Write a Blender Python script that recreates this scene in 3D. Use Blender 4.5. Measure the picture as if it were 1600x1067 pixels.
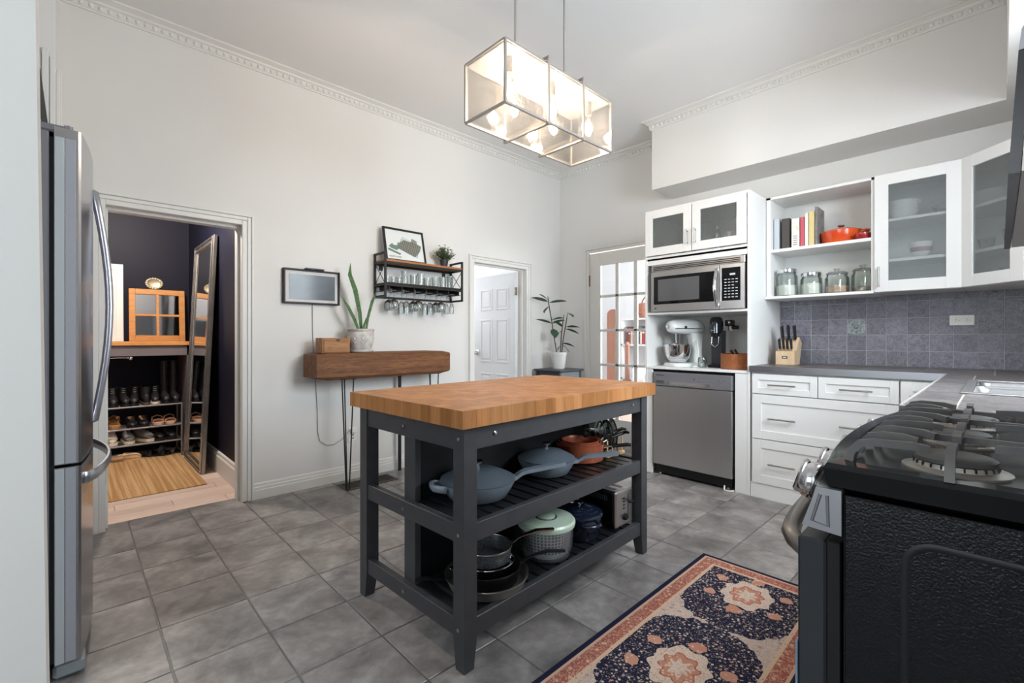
import bpy, bmesh, math, random
from mathutils import Vector, Matrix
random.seed(7)
for o in list(bpy.data.objects): bpy.data.objects.remove(o, do_unlink=True)
SC = bpy.context.scene
COL = SC.collection
R = math.radians

# ------------------------------------------------------------------ camera
YAW = 46.5
cam_d = bpy.data.cameras.new('camera'); cam = bpy.data.objects.new('camera', cam_d); COL.objects.link(cam)
cam_d.sensor_width = 36.0
cam_d.lens = 36.0 * 722.0 / 1600.0
cam_d.shift_y = -5.5 / 1600.0
cam_d.clip_start = 0.02
cam.location = (0, 0, 1.14)
cam.rotation_euler = (R(90), 0, R(YAW - 90))
SC.camera = cam
SC.cycles.transparent_max_bounces = 40

# ------------------------------------------------------------------ light
SC.view_settings.view_transform = 'Standard'
SC.view_settings.look = 'None'
SC.view_settings.exposure = 0.02
SC.view_settings.gamma = 1.0
SC.view_settings.use_curve_mapping = False
W = bpy.data.worlds.new('sky'); SC.world = W; W.use_nodes = True
W.node_tree.nodes['Background'].inputs[0].default_value = (0.80, 0.90, 1.0, 1)
W.node_tree.nodes['Background'].inputs[1].default_value = 1.0

def area(name, loc, rot, sx, sy, power, col=(1, 1, 1), spread=180):
    d = bpy.data.lights.new(name, 'AREA'); d.shape = 'RECTANGLE'; d.size = sx; d.size_y = sy
    d.energy = power; d.color = col; d.spread = R(spread)
    o = bpy.data.objects.new(name, d); COL.objects.link(o); o.location = loc; o.rotation_euler = rot
    return o
def point(name, loc, power, col=(1, 1, 1), r=.03):
    d = bpy.data.lights.new(name, 'POINT'); d.energy = power; d.color = col; d.shadow_soft_size = r
    o = bpy.data.objects.new(name, d); COL.objects.link(o); o.location = loc
    return o
# daylight through the window above the sink; fill lamps at two added, unseen windows
area('daylight_sink_window', (2.30, -.66, 1.85), (R(66), 0, 0), 1.3, 1.3, 150, (.86, .93, 1))
area('passage_window_fill', (-1.05, -.62, 1.55), (R(80), 0, 0), 1.0, 1.2, 22, (.84, .92, 1))  # fill added to brighten the partition and the left side
area('rear_window_fill', (-2.9, .8, 1.75), (0, R(-70), 0), 1.9, 1.9, 84, (.86, .93, 1))  # fill added behind the camera to even out the lighting
# rooms beyond the two far doors
area('daylight_hall', (3.2, 5.6, 2.0), (R(90), 0, R(180)), 1.2, 1.6, 34, (.95, .97, 1))
area('daylight_study', (6.4, .35, 1.8), (R(90), 0, 0), 2.4, 1.8, 320, (.97, .98, 1))

# ------------------------------------------------------------------ node helpers
def lin(h):
    if not isinstance(h, str): return tuple(h)[:3]
    h = h.lstrip('#'); o = []
    for i in (0, 2, 4):
        v = int(h[i:i+2], 16) / 255
        o.append(v / 12.92 if v <= .04045 else ((v + .055) / 1.055) ** 2.4)
    return tuple(o)
class NT:
    def __init__(s, name):
        s.m = bpy.data.materials.new(name); s.m.use_nodes = True; s.t = s.m.node_tree
        s.t.nodes.clear(); s.out = s.t.nodes.new('ShaderNodeOutputMaterial')
    def n(s, ty, **kw):
        x = s.t.nodes.new(ty)
        for k, v in kw.items(): setattr(x, k, v)
        return x
    def set(s, sock, v):
        if v is None: return
        if isinstance(v, E_): s.t.links.new(v.s, sock)
        elif isinstance(v, bpy.types.NodeSocket): s.t.links.new(v, sock)
        elif isinstance(v, (tuple, list)) and len(v) == 3 and sock.type == 'RGBA': sock.default_value = (*v, 1)
        else: sock.default_value = v
    def math(s, op, a, b=None, c=None):
        x = s.n('ShaderNodeMath', operation=op)
        s.set(x.inputs[0], a); s.set(x.inputs[1], b); s.set(x.inputs[2], c)
        return E_(s, x.outputs[0])
    def co(s, kind='Object'):
        return E_(s, s.n('ShaderNodeTexCoord').outputs[kind])
    def xyz(s, v):
        x = s.n('ShaderNodeSeparateXYZ'); s.set(x.inputs[0], v)
        return [E_(s, q) for q in x.outputs]
    def vec(s, a, b, c):
        x = s.n('ShaderNodeCombineXYZ'); s.set(x.inputs[0], a); s.set(x.inputs[1], b); s.set(x.inputs[2], c)
        return E_(s, x.outputs[0])
    def scale(s, v, k, off=(0, 0, 0)):
        x = s.n('ShaderNodeMapping'); s.set(x.inputs[0], v); x.inputs['Scale'].default_value = k; x.inputs['Location'].default_value = off
        return E_(s, x.outputs[0])
    def noise(s, v, sc, det=3, rough=.5, dist=0):
        x = s.n('ShaderNodeTexNoise'); s.set(x.inputs['Vector'], v); x.inputs['Scale'].default_value = sc
        x.inputs['Detail'].default_value = det; x.inputs['Roughness'].default_value = rough; x.inputs['Distortion'].default_value = dist
        return E_(s, x.outputs[0])
    def voro(s, v, sc, feat='F1', out=0, rnd=1):
        x = s.n('ShaderNodeTexVoronoi', feature=feat); s.set(x.inputs['Vector'], v); x.inputs['Scale'].default_value = sc
        x.inputs['Randomness'].default_value = rnd
        return E_(s, x.outputs[out])
    def wave(s, v, sc, dist=2, det=2, ds=1, dr='X'):
        x = s.n('ShaderNodeTexWave'); s.set(x.inputs['Vector'], v); x.bands_direction = dr
        x.inputs['Scale'].default_value = sc; x.inputs['Distortion'].default_value = dist
        x.inputs['Detail'].default_value = det; x.inputs['Detail Scale'].default_value = ds
        return E_(s, x.outputs['Fac'])
    def mix(s, f, a, b, mode='MIX'):
        x = s.n('ShaderNodeMix', data_type='RGBA', blend_type=mode)
        s.set(x.inputs[0], f)
        s.set(x.inputs[6], lin(a) if isinstance(a, (str, tuple)) else a)
        s.set(x.inputs[7], lin(b) if isinstance(b, (str, tuple)) else b)
        return E_(s, x.outputs[2])
    def ramp(s, f, a, b):          # smooth 0..1 between a and b
        x = s.n('ShaderNodeMapRange'); s.set(x.inputs[0], f); x.inputs[1].default_value = a; x.inputs[2].default_value = b
        return E_(s, x.outputs[0])
    def bump(s, h, st=.3, d=.002):
        x = s.n('ShaderNodeBump'); s.set(x.inputs['Height'], h); x.inputs['Strength'].default_value = st; x.inputs['Distance'].default_value = d
        return x.outputs[0]
    def rnd(s):
        return E_(s, s.n('ShaderNodeObjectInfo').outputs['Random'])
    def bsdf(s, col, rough=.5, metal=0, normal=None, spec=.5, coat=0, emit=None, es=0, trans=0, ior=1.45, sheen=0):
        p = s.n('ShaderNodeBsdfPrincipled')
        s.set(p.inputs['Base Color'], lin(col) if isinstance(col, (str, tuple)) else col)
        s.set(p.inputs['Roughness'], rough); s.set(p.inputs['Metallic'], metal); s.set(p.inputs['Normal'], normal)
        s.set(p.inputs['Specular IOR Level'], spec); s.set(p.inputs['Coat Weight'], coat); p.inputs['Coat Roughness'].default_value = .1
        s.set(p.inputs['Transmission Weight'], trans); p.inputs['IOR'].default_value = ior
        s.set(p.inputs['Sheen Weight'], sheen)
        if emit is not None: s.set(p.inputs['Emission Color'], lin(emit)); p.inputs['Emission Strength'].default_value = es
        s.t.links.new(p.outputs[0], s.out.inputs[0])
        return s.m
class E_:
    def __init__(s, t, sock): s.t = t; s.s = sock
    def __add__(a, b): return a.t.math('ADD', a, b)
    def __radd__(a, b): return a.t.math('ADD', b, a)
    def __sub__(a, b): return a.t.math('SUBTRACT', a, b)
    def __rsub__(a, b): return a.t.math('SUBTRACT', b, a)
    def __mul__(a, b): return a.t.math('MULTIPLY', a, b)
    __rmul__ = __mul__
    def __truediv__(a, b): return a.t.math('DIVIDE', a, b)
    def __gt__(a, b): return a.t.math('GREATER_THAN', a, b)
    def __lt__(a, b): return a.t.math('LESS_THAN', a, b)
    def abs(a): return a.t.math('ABSOLUTE', a)
    def pow(a, k): return a.t.math('POWER', a, k)
    def max(a, b): return a.t.math('MAXIMUM', a, b)
    def min(a, b): return a.t.math('MINIMUM', a, b)

def mat(name, col, rough=.5, metal=0, col2=None, vs=6, st=(1, 1, 1), bump=0, bs=80, bst=None, coat=0, spec=.5, orand=0, emit=None, es=0, sheen=0, det=3):
    t = NT(name); v = t.co()
    c = lin(col)
    if col2 is not None:
        f = t.ramp(t.noise(t.scale(v, st), vs, det), .35, .65)
        c = t.mix(f, c, lin(col2))
    if orand:
        r = t.rnd(); hs = t.n('ShaderNodeHueSaturation'); t.set(hs.inputs['Value'], 1 - orand + r * (2 * orand))
        t.set(hs.inputs['Color'], c); c = E_(t, hs.outputs[0])
    nm = t.bump(t.noise(t.scale(v, bst or st), bs, 3), bump) if bump else None
    return t.bsdf(c, rough, metal, nm, spec, coat, emit, es, sheen=sheen)
def wood(name, a, b, c, ax=0, sc=6, rough=.5, orand=.08, knots=True):
    t = NT(name); v = t.co(); st = [9, 9, 9]; st[ax] = .55
    r = t.rnd(); x, y, z = t.xyz(v); v = t.vec(x + r * 3.7, y + r * 1.3, z + r * 2.1)
    n1 = t.noise(t.scale(v, st), sc * .5, 5, .6, .6)
    n2 = t.noise(t.scale(v, [q * 5 for q in st]), sc, 3, .6)
    k = t.mix(t.ramp(n1, .35, .68), a, b)
    k = t.mix(t.ramp(n2, .48, .7) * .7, k, lin(c))
    hs = t.n('ShaderNodeHueSaturation'); t.set(hs.inputs['Value'], 1 - orand + r * (2 * orand)); t.set(hs.inputs['Color'], k)
    return t.bsdf(E_(t, hs.outputs[0]), rough, 0, t.bump(n2, .15, .001), .4)
def steel(name, col='#b9b9bb', rough=.28, ax=2, st=.12):
    t = NT(name); v = t.co(); s = [260, 260, 260]; s[ax] = 2.5
    n = t.noise(t.scale(v, s), 1, 2)
    c = t.mix(n, tuple(q * .92 for q in lin(col)), lin(col))
    return t.bsdf(c, n * .12 + (rough - .06), 1, t.bump(n, st, .0006))
def glass(name, tint='#ffffff', refl=.12, rough=.02, frost=0, fcol='#c8ced0', speck=0):
    t = NT(name)
    tr = t.n('ShaderNodeBsdfTransparent'); tr.inputs[0].default_value = (*lin(tint), 1)
    gl = t.n('ShaderNodeBsdfGlossy'); gl.inputs['Roughness'].default_value = rough
    lw = t.n('ShaderNodeLayerWeight'); lw.inputs[0].default_value = .25
    f = E_(t, lw.outputs['Fresnel']) * .7 + refl * .3
    base = tr.outputs[0]
    if frost:
        df = t.n('ShaderNodeBsdfDiffuse'); df.inputs[0].default_value = (*lin(fcol), 1)
        mx = t.n('ShaderNodeMixShader')
        fr = frost
        if speck: fr = t.ramp(t.noise(t.co(), speck, 4, .7), .3, .7) * (frost * 1.3) + frost * .35
        t.set(mx.inputs[0], fr); t.t.links.new(base, mx.inputs[1]); t.t.links.new(df.outputs[0], mx.inputs[2]); base = mx.outputs[0]
        if speck:
            t.set(gl.inputs['Normal'], t.bump(t.noise(t.co(), speck, 3), .5, .002))
    m = t.n('ShaderNodeMixShader'); t.set(m.inputs[0], f); t.t.links.new(base, m.inputs[1]); t.t.links.new(gl.outputs[0], m.inputs[2])
    t.t.links.new(m.outputs[0], t.out.inputs[0])
    return t.m

# ------------------------------------------------------------------ mesh helpers
class MB:
    def __init__(s): s.v = []; s.f = []
    def add(s, vs, fs, M=None):
        o = len(s.v)
        s.v += [tuple(M @ Vector(p)) if M is not None else tuple(p) for p in vs]
        s.f += [tuple(i + o for i in q) for q in fs]
        return s
    def box(s, x0, x1, y0, y1, z0, z1, c=0, M=None):
        if x0 > x1: x0, x1 = x1, x0
        if y0 > y1: y0, y1 = y1, y0
        if z0 > z1: z0, z1 = z1, z0
        if c <= 0:
            vs = [(x0,y0,z0),(x1,y0,z0),(x1,y1,z0),(x0,y1,z0),(x0,y0,z1),(x1,y0,z1),(x1,y1,z1),(x0,y1,z1)]
            return s.add(vs, [(3,2,1,0),(4,5,6,7),(0,1,5,4),(1,2,6,5),(2,3,7,6),(3,0,4,7)], M)
        c = min(c, (x1-x0)*.49, (y1-y0)*.49, (z1-z0)*.49)
        vs = []; idx = {}
        for sx in (0, 1):
            for sy in (0, 1):
                for sz in (0, 1):
                    X = (x0, x1)[sx]; Y = (y0, y1)[sy]; Z = (z0, z1)[sz]
                    dx = c if sx == 0 else -c; dy = c if sy == 0 else -c; dz = c if sz == 0 else -c
                    idx[sx,sy,sz,0] = len(vs); vs.append((X, Y+dy, Z+dz))
                    idx[sx,sy,sz,1] = len(vs); vs.append((X+dx, Y, Z+dz))
                    idx[sx,sy,sz,2] = len(vs); vs.append((X+dx, Y+dy, Z))
        fs = []
        for a in (0, 1):
            fs.append([idx[a,q,r,0] for q, r in ((0,0),(1,0),(1,1),(0,1))][::1 if a else -1])
            fs.append([idx[q,a,r,1] for q, r in ((0,0),(1,0),(1,1),(0,1))][::-1 if a else 1])
            fs.append([idx[q,r,a,2] for q, r in ((0,0),(1,0),(1,1),(0,1))][::1 if a else -1])
        for a in (0, 1):
            for b in (0, 1):
                fs.append([idx[a,b,0,0], idx[a,b,1,0], idx[a,b,1,1], idx[a,b,0,1]])
                fs.append([idx[a,0,b,0], idx[a,1,b,0], idx[a,1,b,2], idx[a,0,b,2]])
                fs.append([idx[0,a,b,1], idx[1,a,b,1], idx[1,a,b,2], idx[0,a,b,2]])
                for d in (0, 1): fs.append([idx[a,b,d,0], idx[a,b,d,1], idx[a,b,d,2]])
        return s.add(vs, fs, M)
    def prism(s, poly, ax, a, b, M=None):
        n = len(poly)
        def P(p, k): return {0: (k, p[0], p[1]), 1: (p[0], k, p[1]), 2: (p[0], p[1], k)}[ax]
        vs = [P(p, a) for p in poly] + [P(p, b) for p in poly]
        return s.add(vs, [tuple(range(n))[::-1], tuple(range(n, 2*n))] + [(i, (i+1) % n, n+(i+1) % n, n+i) for i in range(n)], M)
    def tube(s, pts, r, n=8, closed=False, M=None, caps=True, flat=None, up=None):
        pts = [Vector(p) for p in pts]; m = len(pts)
        rs = r if isinstance(r, (list, tuple)) else [r] * m
        vs = []; prev = None
        for i, p in enumerate(pts):
            if closed: t = pts[(i+1) % m] - pts[i-1]
            else: t = pts[min(i+1, m-1)] - pts[max(i-1, 0)]
            if t.length < 1e-9: t = Vector((0, 0, 1))
            t.normalize()
            if up is not None: u = Vector(up)
            elif prev is not None: u = prev
            else: u = Vector((0, 0, 1)) if abs(t.z) < .9 else Vector((1, 0, 0))
            u = u - t * u.dot(t)
            if u.length < 1e-6: u = t.orthogonal()
            u.normalize(); w = t.cross(u); prev = u
            for k in range(n):
                a = 2 * math.pi * (k + .5) / n
                ca, sa = math.cos(a), math.sin(a)
                if flat: vs.append(p + u * (ca * rs[i] * flat[0]) + w * (sa * rs[i] * flat[1]))
                else: vs.append(p + u * (ca * rs[i]) + w * (sa * rs[i]))
        fs = []
        for i in range(m if closed else m - 1):
            j = (i + 1) % m
            for k in range(n): fs.append((i*n+k, i*n+(k+1) % n, j*n+(k+1) % n, j*n+k))
        if not closed and caps: fs.append(tuple(range(n))[::-1]); fs.append(tuple(range((m-1)*n, m*n)))
        return s.add(vs, fs, M)
    def cyl(s, p0, p1, r0, r1=None, n=16, M=None):
        return s.tube([p0, p1], [r0, r0 if r1 is None else r1], n, M=M)
    def lathe(s, prof, c=(0, 0, 0), n=24, M=None, sx=1, sy=1, a0=0, closed=True):
        vs = []; fs = []; m = len(prof)
        for (r, z) in prof:
            for k in range(n):
                a = a0 + 2 * math.pi * k / n
                vs.append((c[0] + sx * r * math.cos(a), c[1] + sy * r * math.sin(a), c[2] + z))
        for i in range(m - 1):
            for k in range(n): fs.append((i*n+k, i*n+(k+1) % n, (i+1)*n+(k+1) % n, (i+1)*n+k))
        if prof[0][0] > 1e-5 and closed: fs.append(tuple(range(n))[::-1])
        if prof[-1][0] > 1e-5 and closed: fs.append(tuple(range((m-1)*n, m*n)))
        return s.add(vs, fs, M)
    def ball(s, c, rx, ry=None, rz=None, n=12, m=8, M=None):
        ry = rx if ry is None else ry; rz = rx if rz is None else rz
        prof = [(max(1e-6, math.sin(math.pi*i/m)), -math.cos(math.pi*i/m)) for i in range(m+1)]
        vs = []; fs = []
        for (r, z) in prof:
            for k in range(n):
                a = 2*math.pi*k/n; vs.append((c[0]+rx*r*math.cos(a), c[1]+ry*r*math.sin(a), c[2]+rz*z))
        for i in range(m):
            for k in range(n): fs.append((i*n+k, i*n+(k+1) % n, (i+1)*n+(k+1) % n, (i+1)*n+k))
        return s.add(vs, fs, M)
    def loft(s, rings, caps=True, M=None):
        n = len(rings[0]); vs = [p for r in rings for p in r]; fs = []
        for i in range(len(rings)-1):
            for k in range(n): fs.append((i*n+k, i*n+(k+1) % n, (i+1)*n+(k+1) % n, (i+1)*n+k))
        if caps: fs.append(tuple(range(n))[::-1]); fs.append(tuple(range((len(rings)-1)*n, len(rings)*n)))
        return s.add(vs, fs, M)
    def frame(s, x0, x1, z0, z1, w, y0, y1, c=0, M=None, wt=None, wb=None):   # rectangular frame in the xz plane
        wt = w if wt is None else wt; wb = w if wb is None else wb
        s.box(x0, x0+w, y0, y1, z0, z1, c, M); s.box(x1-w, x1, y0, y1, z0, z1, c, M)
        s.box(x0+w, x1-w, y0, y1, z1-wt, z1, c, M); s.box(x0+w, x1-w, y0, y1, z0, z0+wb, c, M)
        return s
    def build(s, name, m, parent=None, smooth=None, fixn=True):
        off = Vector((0, 0, 0))
        p = parent
        while p is not None: off += p.location; p = p.parent
        me = bpy.data.meshes.new(name)
        me.from_pydata([tuple(Vector(q) - off) for q in s.v] if not getattr(parent, '_', False) else s.v, [], s.f)
        bm = bmesh.new(); bm.from_mesh(me)
        bmesh.ops.remove_doubles(bm, verts=bm.verts, dist=1e-6)
        if fixn: bmesh.ops.recalc_face_normals(bm, faces=bm.faces)
        bm.to_mesh(me); bm.free()
        if smooth:
            for q in me.polygons: q.use_smooth = True
            me.set_sharp_from_angle(angle=R(smooth))
        me.materials.append(m)
        o = bpy.data.objects.new(name, me); COL.objects.link(o)
        if parent is not None: o.parent = parent
        return o
def tag(o, label=None, cat=None, group=None, kind=None):
    if label: o['label'] = label
    if cat: o['category'] = cat
    if group: o['group'] = group
    if kind: o['kind'] = kind
    return o
def thing(name, label, cat, loc=(0, 0, 0), group=None, kind=None):
    o = bpy.data.objects.new(name, None); COL.objects.link(o); o.location = loc; o.empty_display_size = .05
    return tag(o, label, cat, group, kind)
def spin(o, rz, ry=0, rx=0):
    o.rotation_euler = (R(rx), R(ry), R(rz)); return o
def share(o, name, loc, parent, rot=None):           # another object with the same mesh
    c = bpy.data.objects.new(name, o.data); COL.objects.link(c); c.parent = parent; c.location = loc
    if rot: c.rotation_euler = rot
    return c
def copy_tree(o, parent=None):
    c = o.copy(); COL.objects.link(c); c.parent = parent
    for ch in list(o.children):
        if ch.name in bpy.data.objects: copy_tree(ch, c)
    return c
def struct(o, label, cat): return tag(o, label, cat, kind='structure')
def txt(name, s, size, m, M, parent=None, depth=.0005, align='LEFT'):
    cu = bpy.data.curves.new(name, 'FONT'); cu.body = s; cu.size = size; cu.extrude = depth; cu.align_x = align
    cu.resolution_u = 2
    o = bpy.data.objects.new(name + '_c', cu); COL.objects.link(o)
    me = bpy.data.meshes.new_from_object(o)
    bpy.data.objects.remove(o, do_unlink=True)
    off = Vector((0, 0, 0)); p = parent
    while p is not None: off += p.location; p = p.parent
    me.transform(Matrix.Translation(-off) @ M); me.name = name
    me.materials.clear(); me.materials.append(m)
    q = bpy.data.objects.new(name, me); COL.objects.link(q)
    if parent is not None: q.parent = parent
    return q
def TR(x, y, z): return Matrix.Translation((x, y, z))
def RZ(a): return Matrix.Rotation(R(a), 4, 'Z')
def RX(a): return Matrix.Rotation(R(a), 4, 'X')
def RY(a): return Matrix.Rotation(R(a), 4, 'Y')
def arc(c, r, a0, a1, n, ax='xy', k=0):
    o = []
    for i in range(n+1):
        a = R(a0 + (a1-a0)*i/n); u, v = c[0]+r*math.cos(a), c[1]+r*math.sin(a)
        o.append({'xy': (u, v, k), 'xz': (u, k, v), 'yz': (k, u, v)}[ax])
    return o

# ------------------------------------------------------------------ materials
M_wall = mat('wall_paint', '#e4e2df', .75, col2='#e1dfdc', vs=1.2, bump=.05, bs=120)
M_ceil = mat('ceiling_paint', '#ecebea', .85)
M_trim = mat('white_trim_paint', '#e3e1dd', .45, bump=.02, bs=60)
M_cab = mat('white_cabinet_lacquer', '#e8e7e5', .4)
M_cabin = mat('cabinet_interior', '#e0e0dd', .5)
M_dark = mat('black_plastic', '#101012', .35)
M_blackm = mat('matte_black_metal', '#1c1c1e', .45, bump=.03)
M_grout = mat('floor_grout', '#5d5b5a', .45, col2='#6d6b6a', vs=9)
def tilemat():
    t = NT('slate_floor_tile'); v = t.co(); r = t.rnd(); x, y, z = t.xyz(v)
    v2 = t.vec(x + r * 17, y + r * 9, z)
    n1 = t.noise(v2, 4.5, 5, .6, .5); nb = t.noise(v2, 10, 3, .5); n2 = t.noise(v2, 60, 4, .6); n3 = t.noise(v2, 1.4, 2)
    c = t.mix(t.ramp(n1, .34, .68), '#6b6766', '#aba6a4')
    c = t.mix(t.ramp(n3, .5, .75) * .35, c, lin('#8f8380'))
    c = t.mix(t.ramp(t.noise(v2, 24, 3, .5), .4, .62) * .28, c, lin('#565353'))
    hs = t.n('ShaderNodeHueSaturation'); t.set(hs.inputs['Value'], .86 + r * .26); t.set(hs.inputs['Color'], c)
    return t.bsdf(E_(t, hs.outputs[0]), n3 * .12 + .26, 0, t.bump(nb, .3, .004), .5)
M_tile = tilemat()
M_steel = steel('brushed_steel', '#c2c0c0', .36, 1)
M_steelv = steel('brushed_steel_upright', '#cbcacb', .34, 2)
M_fridge = steel('fridge_steel', '#bcbdc2', .22, 1)
M_chrome = mat('chrome', '#d8d8da', .1, 1)
M_nickel = mat('brushed_nickel', '#a9a5a0', .28, 1)
M_iron = mat('black_iron_frame', '#2a2827', .5, .3, bump=.05)
M_glass = glass('clear_glass', '#f3f6f6', .10)
M_pane = glass('window_pane', '#f6f8f8', .08)
M_jar = glass('jar_glass', '#f5f8f7', .10, .03)
M_bulbglass = glass('bulb_glass', '#fff3e2', .2)
M_seedglass = glass('seeded_glass', '#fcfbfa', .05, .06, .03, '#fffdfa', 60)
M_rain = glass('rain_glass', '#eceeee', .05, .12, .11, '#c4caca', 110)
M_frost = glass('frosted_glass', '#edefef', .03, .15, .11, '#cfd3d4', 190)
M_mirror = mat('mirror_silver', '#e4e6e8', .03, 1)
M_bulb = mat('lit_bulb', '#fff0d8', .3, emit='#ffd9a0', es=40)
M_island = mat('charcoal_painted_wood', '#38383b', .42, col2='#3d3d40', vs=20, bump=.06, bs=90)
M_islandin = mat('black_stained_board', '#17181b', .4, bump=.06)
def blockmat():
    t = NT('oak_butcher_block'); v = t.co(); r = t.rnd(); x, y, z = t.xyz(v)
    v2 = t.vec(x * 60 + r * 31, y * 60 + r * 7, z * 4 + r * 3)
    g = t.noise(v2, 1.2, 4, .65, .5)
    v3 = t.vec(x * 9 + r * 31, y * 40 + r * 7, r * 3)
    g2 = t.noise(v3, 1.5, 3)
    c = t.mix(r, '#94602f', '#b97f4c')
    c = t.mix(t.ramp(g, .4, .7) * .55, c, lin('#744523'))
    c = t.mix(t.ramp(g2, .45, .7) * .35, c, lin('#bd8a5c'))
    return t.bsdf(c, .42, 0, t.bump(g, .08, .001), .4)
M_block = blockmat()
M_beam = wood('reclaimed_beam', '#8e603d', '#6b432a', '#36200f', 0, 6, .6, .02)
M_boxwood = wood('acacia_box', '#96683f', '#b58050', '#6e4526', 0, 7, .5, .02)
M_pine = wood('honey_pine', '#c98a4e', '#d99d5e', '#a86a34', 0, 6, .5)
M_rackwood = wood('oak_rack_shelf', '#c08450', '#a86c3c', '#80502a', 0, 6, .5)
M_lightwood = wood('pale_beech', '#dcc3a4', '#cfb08c', '#b89570', 2, 6, .5)
M_bamboo = wood('bamboo_rack', '#d9b583', '#cfa774', '#b58c58', 0, 6, .5)
M_bowlwood = wood('teak_bowl', '#a8683c', '#935430', '#6a391d', 0, 9, .45)
M_darkwood = wood('walnut', '#5a3826', '#48291a', '#2e1a10', 0, 7, .5)
M_plank = wood('whitewashed_pine_floor', '#e6d0c2', '#dcc2b2', '#c4a490', 0, 4, .5, .1)
M_redwood = wood('red_pine', '#b08270', '#a27462', '#8a5c4c', 2, 5, .5)  # pine colour paled and dulled to carry the haze beyond the glazed door
M_navy = mat('navy_wall_paint', '#171726', .5, col2='#1b1b2b', vs=2, spec=.2, bump=.04)
M_leaf = mat('glossy_leaf', '#2f4a36', .4, col2='#42604a', vs=14)
M_snake = mat('snake_plant_leaf', '#3d5a3a', .4, col2='#5c7a4a', vs=30, st=(1, 1, 3))
M_stem = mat('brown_stem', '#4b3b30', .7)
M_soil = mat('soil', '#4b352a', .9, col2='#8a5a3c', vs=60, bump=.5, bs=90)
M_ceramic = mat('white_ceramic', '#e6e4e0', .25, coat=.4)
M_potgrey = mat('carved_stone_pot', '#b9b0aa', .6, col2='#d8d2cc', vs=25, bump=.3, bs=50)
M_blackpot = mat('grey_plastic_pot', '#2e3033', .5)
M_red = mat('red_enamel', '#a02424', .2, coat=.6)
M_orange = mat('orange_enamel', '#d5471c', .22, col2='#e2601f', vs=5, coat=.6)
M_blue = mat('slate_blue_enamel', '#737b84', .34, col2='#69717a', vs=5)
M_bluelid = mat('slate_blue_lid', '#4e575f', .42)
M_navyenam = mat('navy_enamel', '#131b2c', .18, coat=.6)
M_copper = mat('copper_nonstick', '#8a4630', .38, .25, col2='#97523a', vs=60)
M_granite = mat('speckled_nonstick', '#27282a', .4, col2='#4c4e51', vs=160, det=1)
M_greypan = mat('grey_nonstick', '#6a6764', .35, .2)
M_mint = mat('mint_plastic', '#b4c4b2', .3, coat=.2)
M_spin = mat('translucent_white_plastic', '#d6d8da', .35)
M_white = mat('white_plastic', '#eeece8', .35)
M_flour = mat('flour', '#efece4', .9)
M_oats = mat('oats', '#d8b9a4', .9, col2='#c7a68f', vs=70)
M_paper = mat('book_pages', '#e8e0d0', .9)
M_stove = mat('black_enamel_leather', '#0c0d11', .24, bump=.6, bs=260, spec=.42)
M_gloss = mat('gloss_black_enamel', '#0d0d0f', .1, spec=.4)
M_cook = mat('cooktop_enamel', '#1d1d1e', .22)
M_cast = mat('cast_iron', '#505055', .5, col2='#66625f', vs=12, bump=.1)
M_endcap = mat('silver_end_cap', '#a6a6aa', .35, .7)
M_burner = mat('burner_cap', '#4a4948', .5, bump=.05)
M_alu = mat('aluminium_burner_base', '#b0aca6', .4, .8)
M_splash = None
def splashmat(name, a, b, cc, sc):
    t = NT(name); v = t.co(); r = t.rnd(); x, y, z = t.xyz(v)
    v2 = t.vec(x + r * 11, y + r * 17, z + r * 5)
    n = t.noise(v2, sc, 6, .7, .8); n2 = t.noise(v2, sc * 5, 4, .7)
    c = t.mix(t.ramp(n, .32, .7), a, b); c = t.mix(t.ramp(n2, .48, .68) * .6, c, lin(cc))
    hs = t.n('ShaderNodeHueSaturation'); t.set(hs.inputs['Value'], .85 + r * .3); t.set(hs.inputs['Color'], c)
    return t.bsdf(E_(t, hs.outputs[0]), .38, 0, t.bump(n2, .3, .002), .5)
M_splash = splashmat('slate_splash_tile', '#555561', '#8b8993', '#b7b5bc', 30)
M_ctile = splashmat('slate_counter_tile', '#4f4c4f', '#767170', '#978e8a', 12)
M_sgrout = mat('grey_grout', '#b6b5ba', .8)
M_deco = mat('silver_relief_tile', '#a9aeb0', .4, .25, col2='#7d8386', vs=60)
M_jute = None
def jutemat():
    t = NT('jute_weave'); v = t.co(); x, y, z = t.xyz(v)
    st = t.noise(t.vec(x * 40, y * .5, 0), 1.2, 3); w = t.wave(t.vec(x, y, 0), 40, .6, 2, 3, 'X'); k = t.noise(t.vec(x * 60, y * 120, 0), 1, 2)
    c = t.mix(t.ramp(st, .42, .58), '#e6bd8a', '#c08f58'); c = t.mix(w * .45, c, lin('#8f6538')); c = t.mix(t.ramp(k, .5, .75) * .4, c, lin('#e0bb88'))
    return t.bsdf(c, .9, 0, t.bump(w + k, .6, .004))
M_jute = jutemat()
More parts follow.
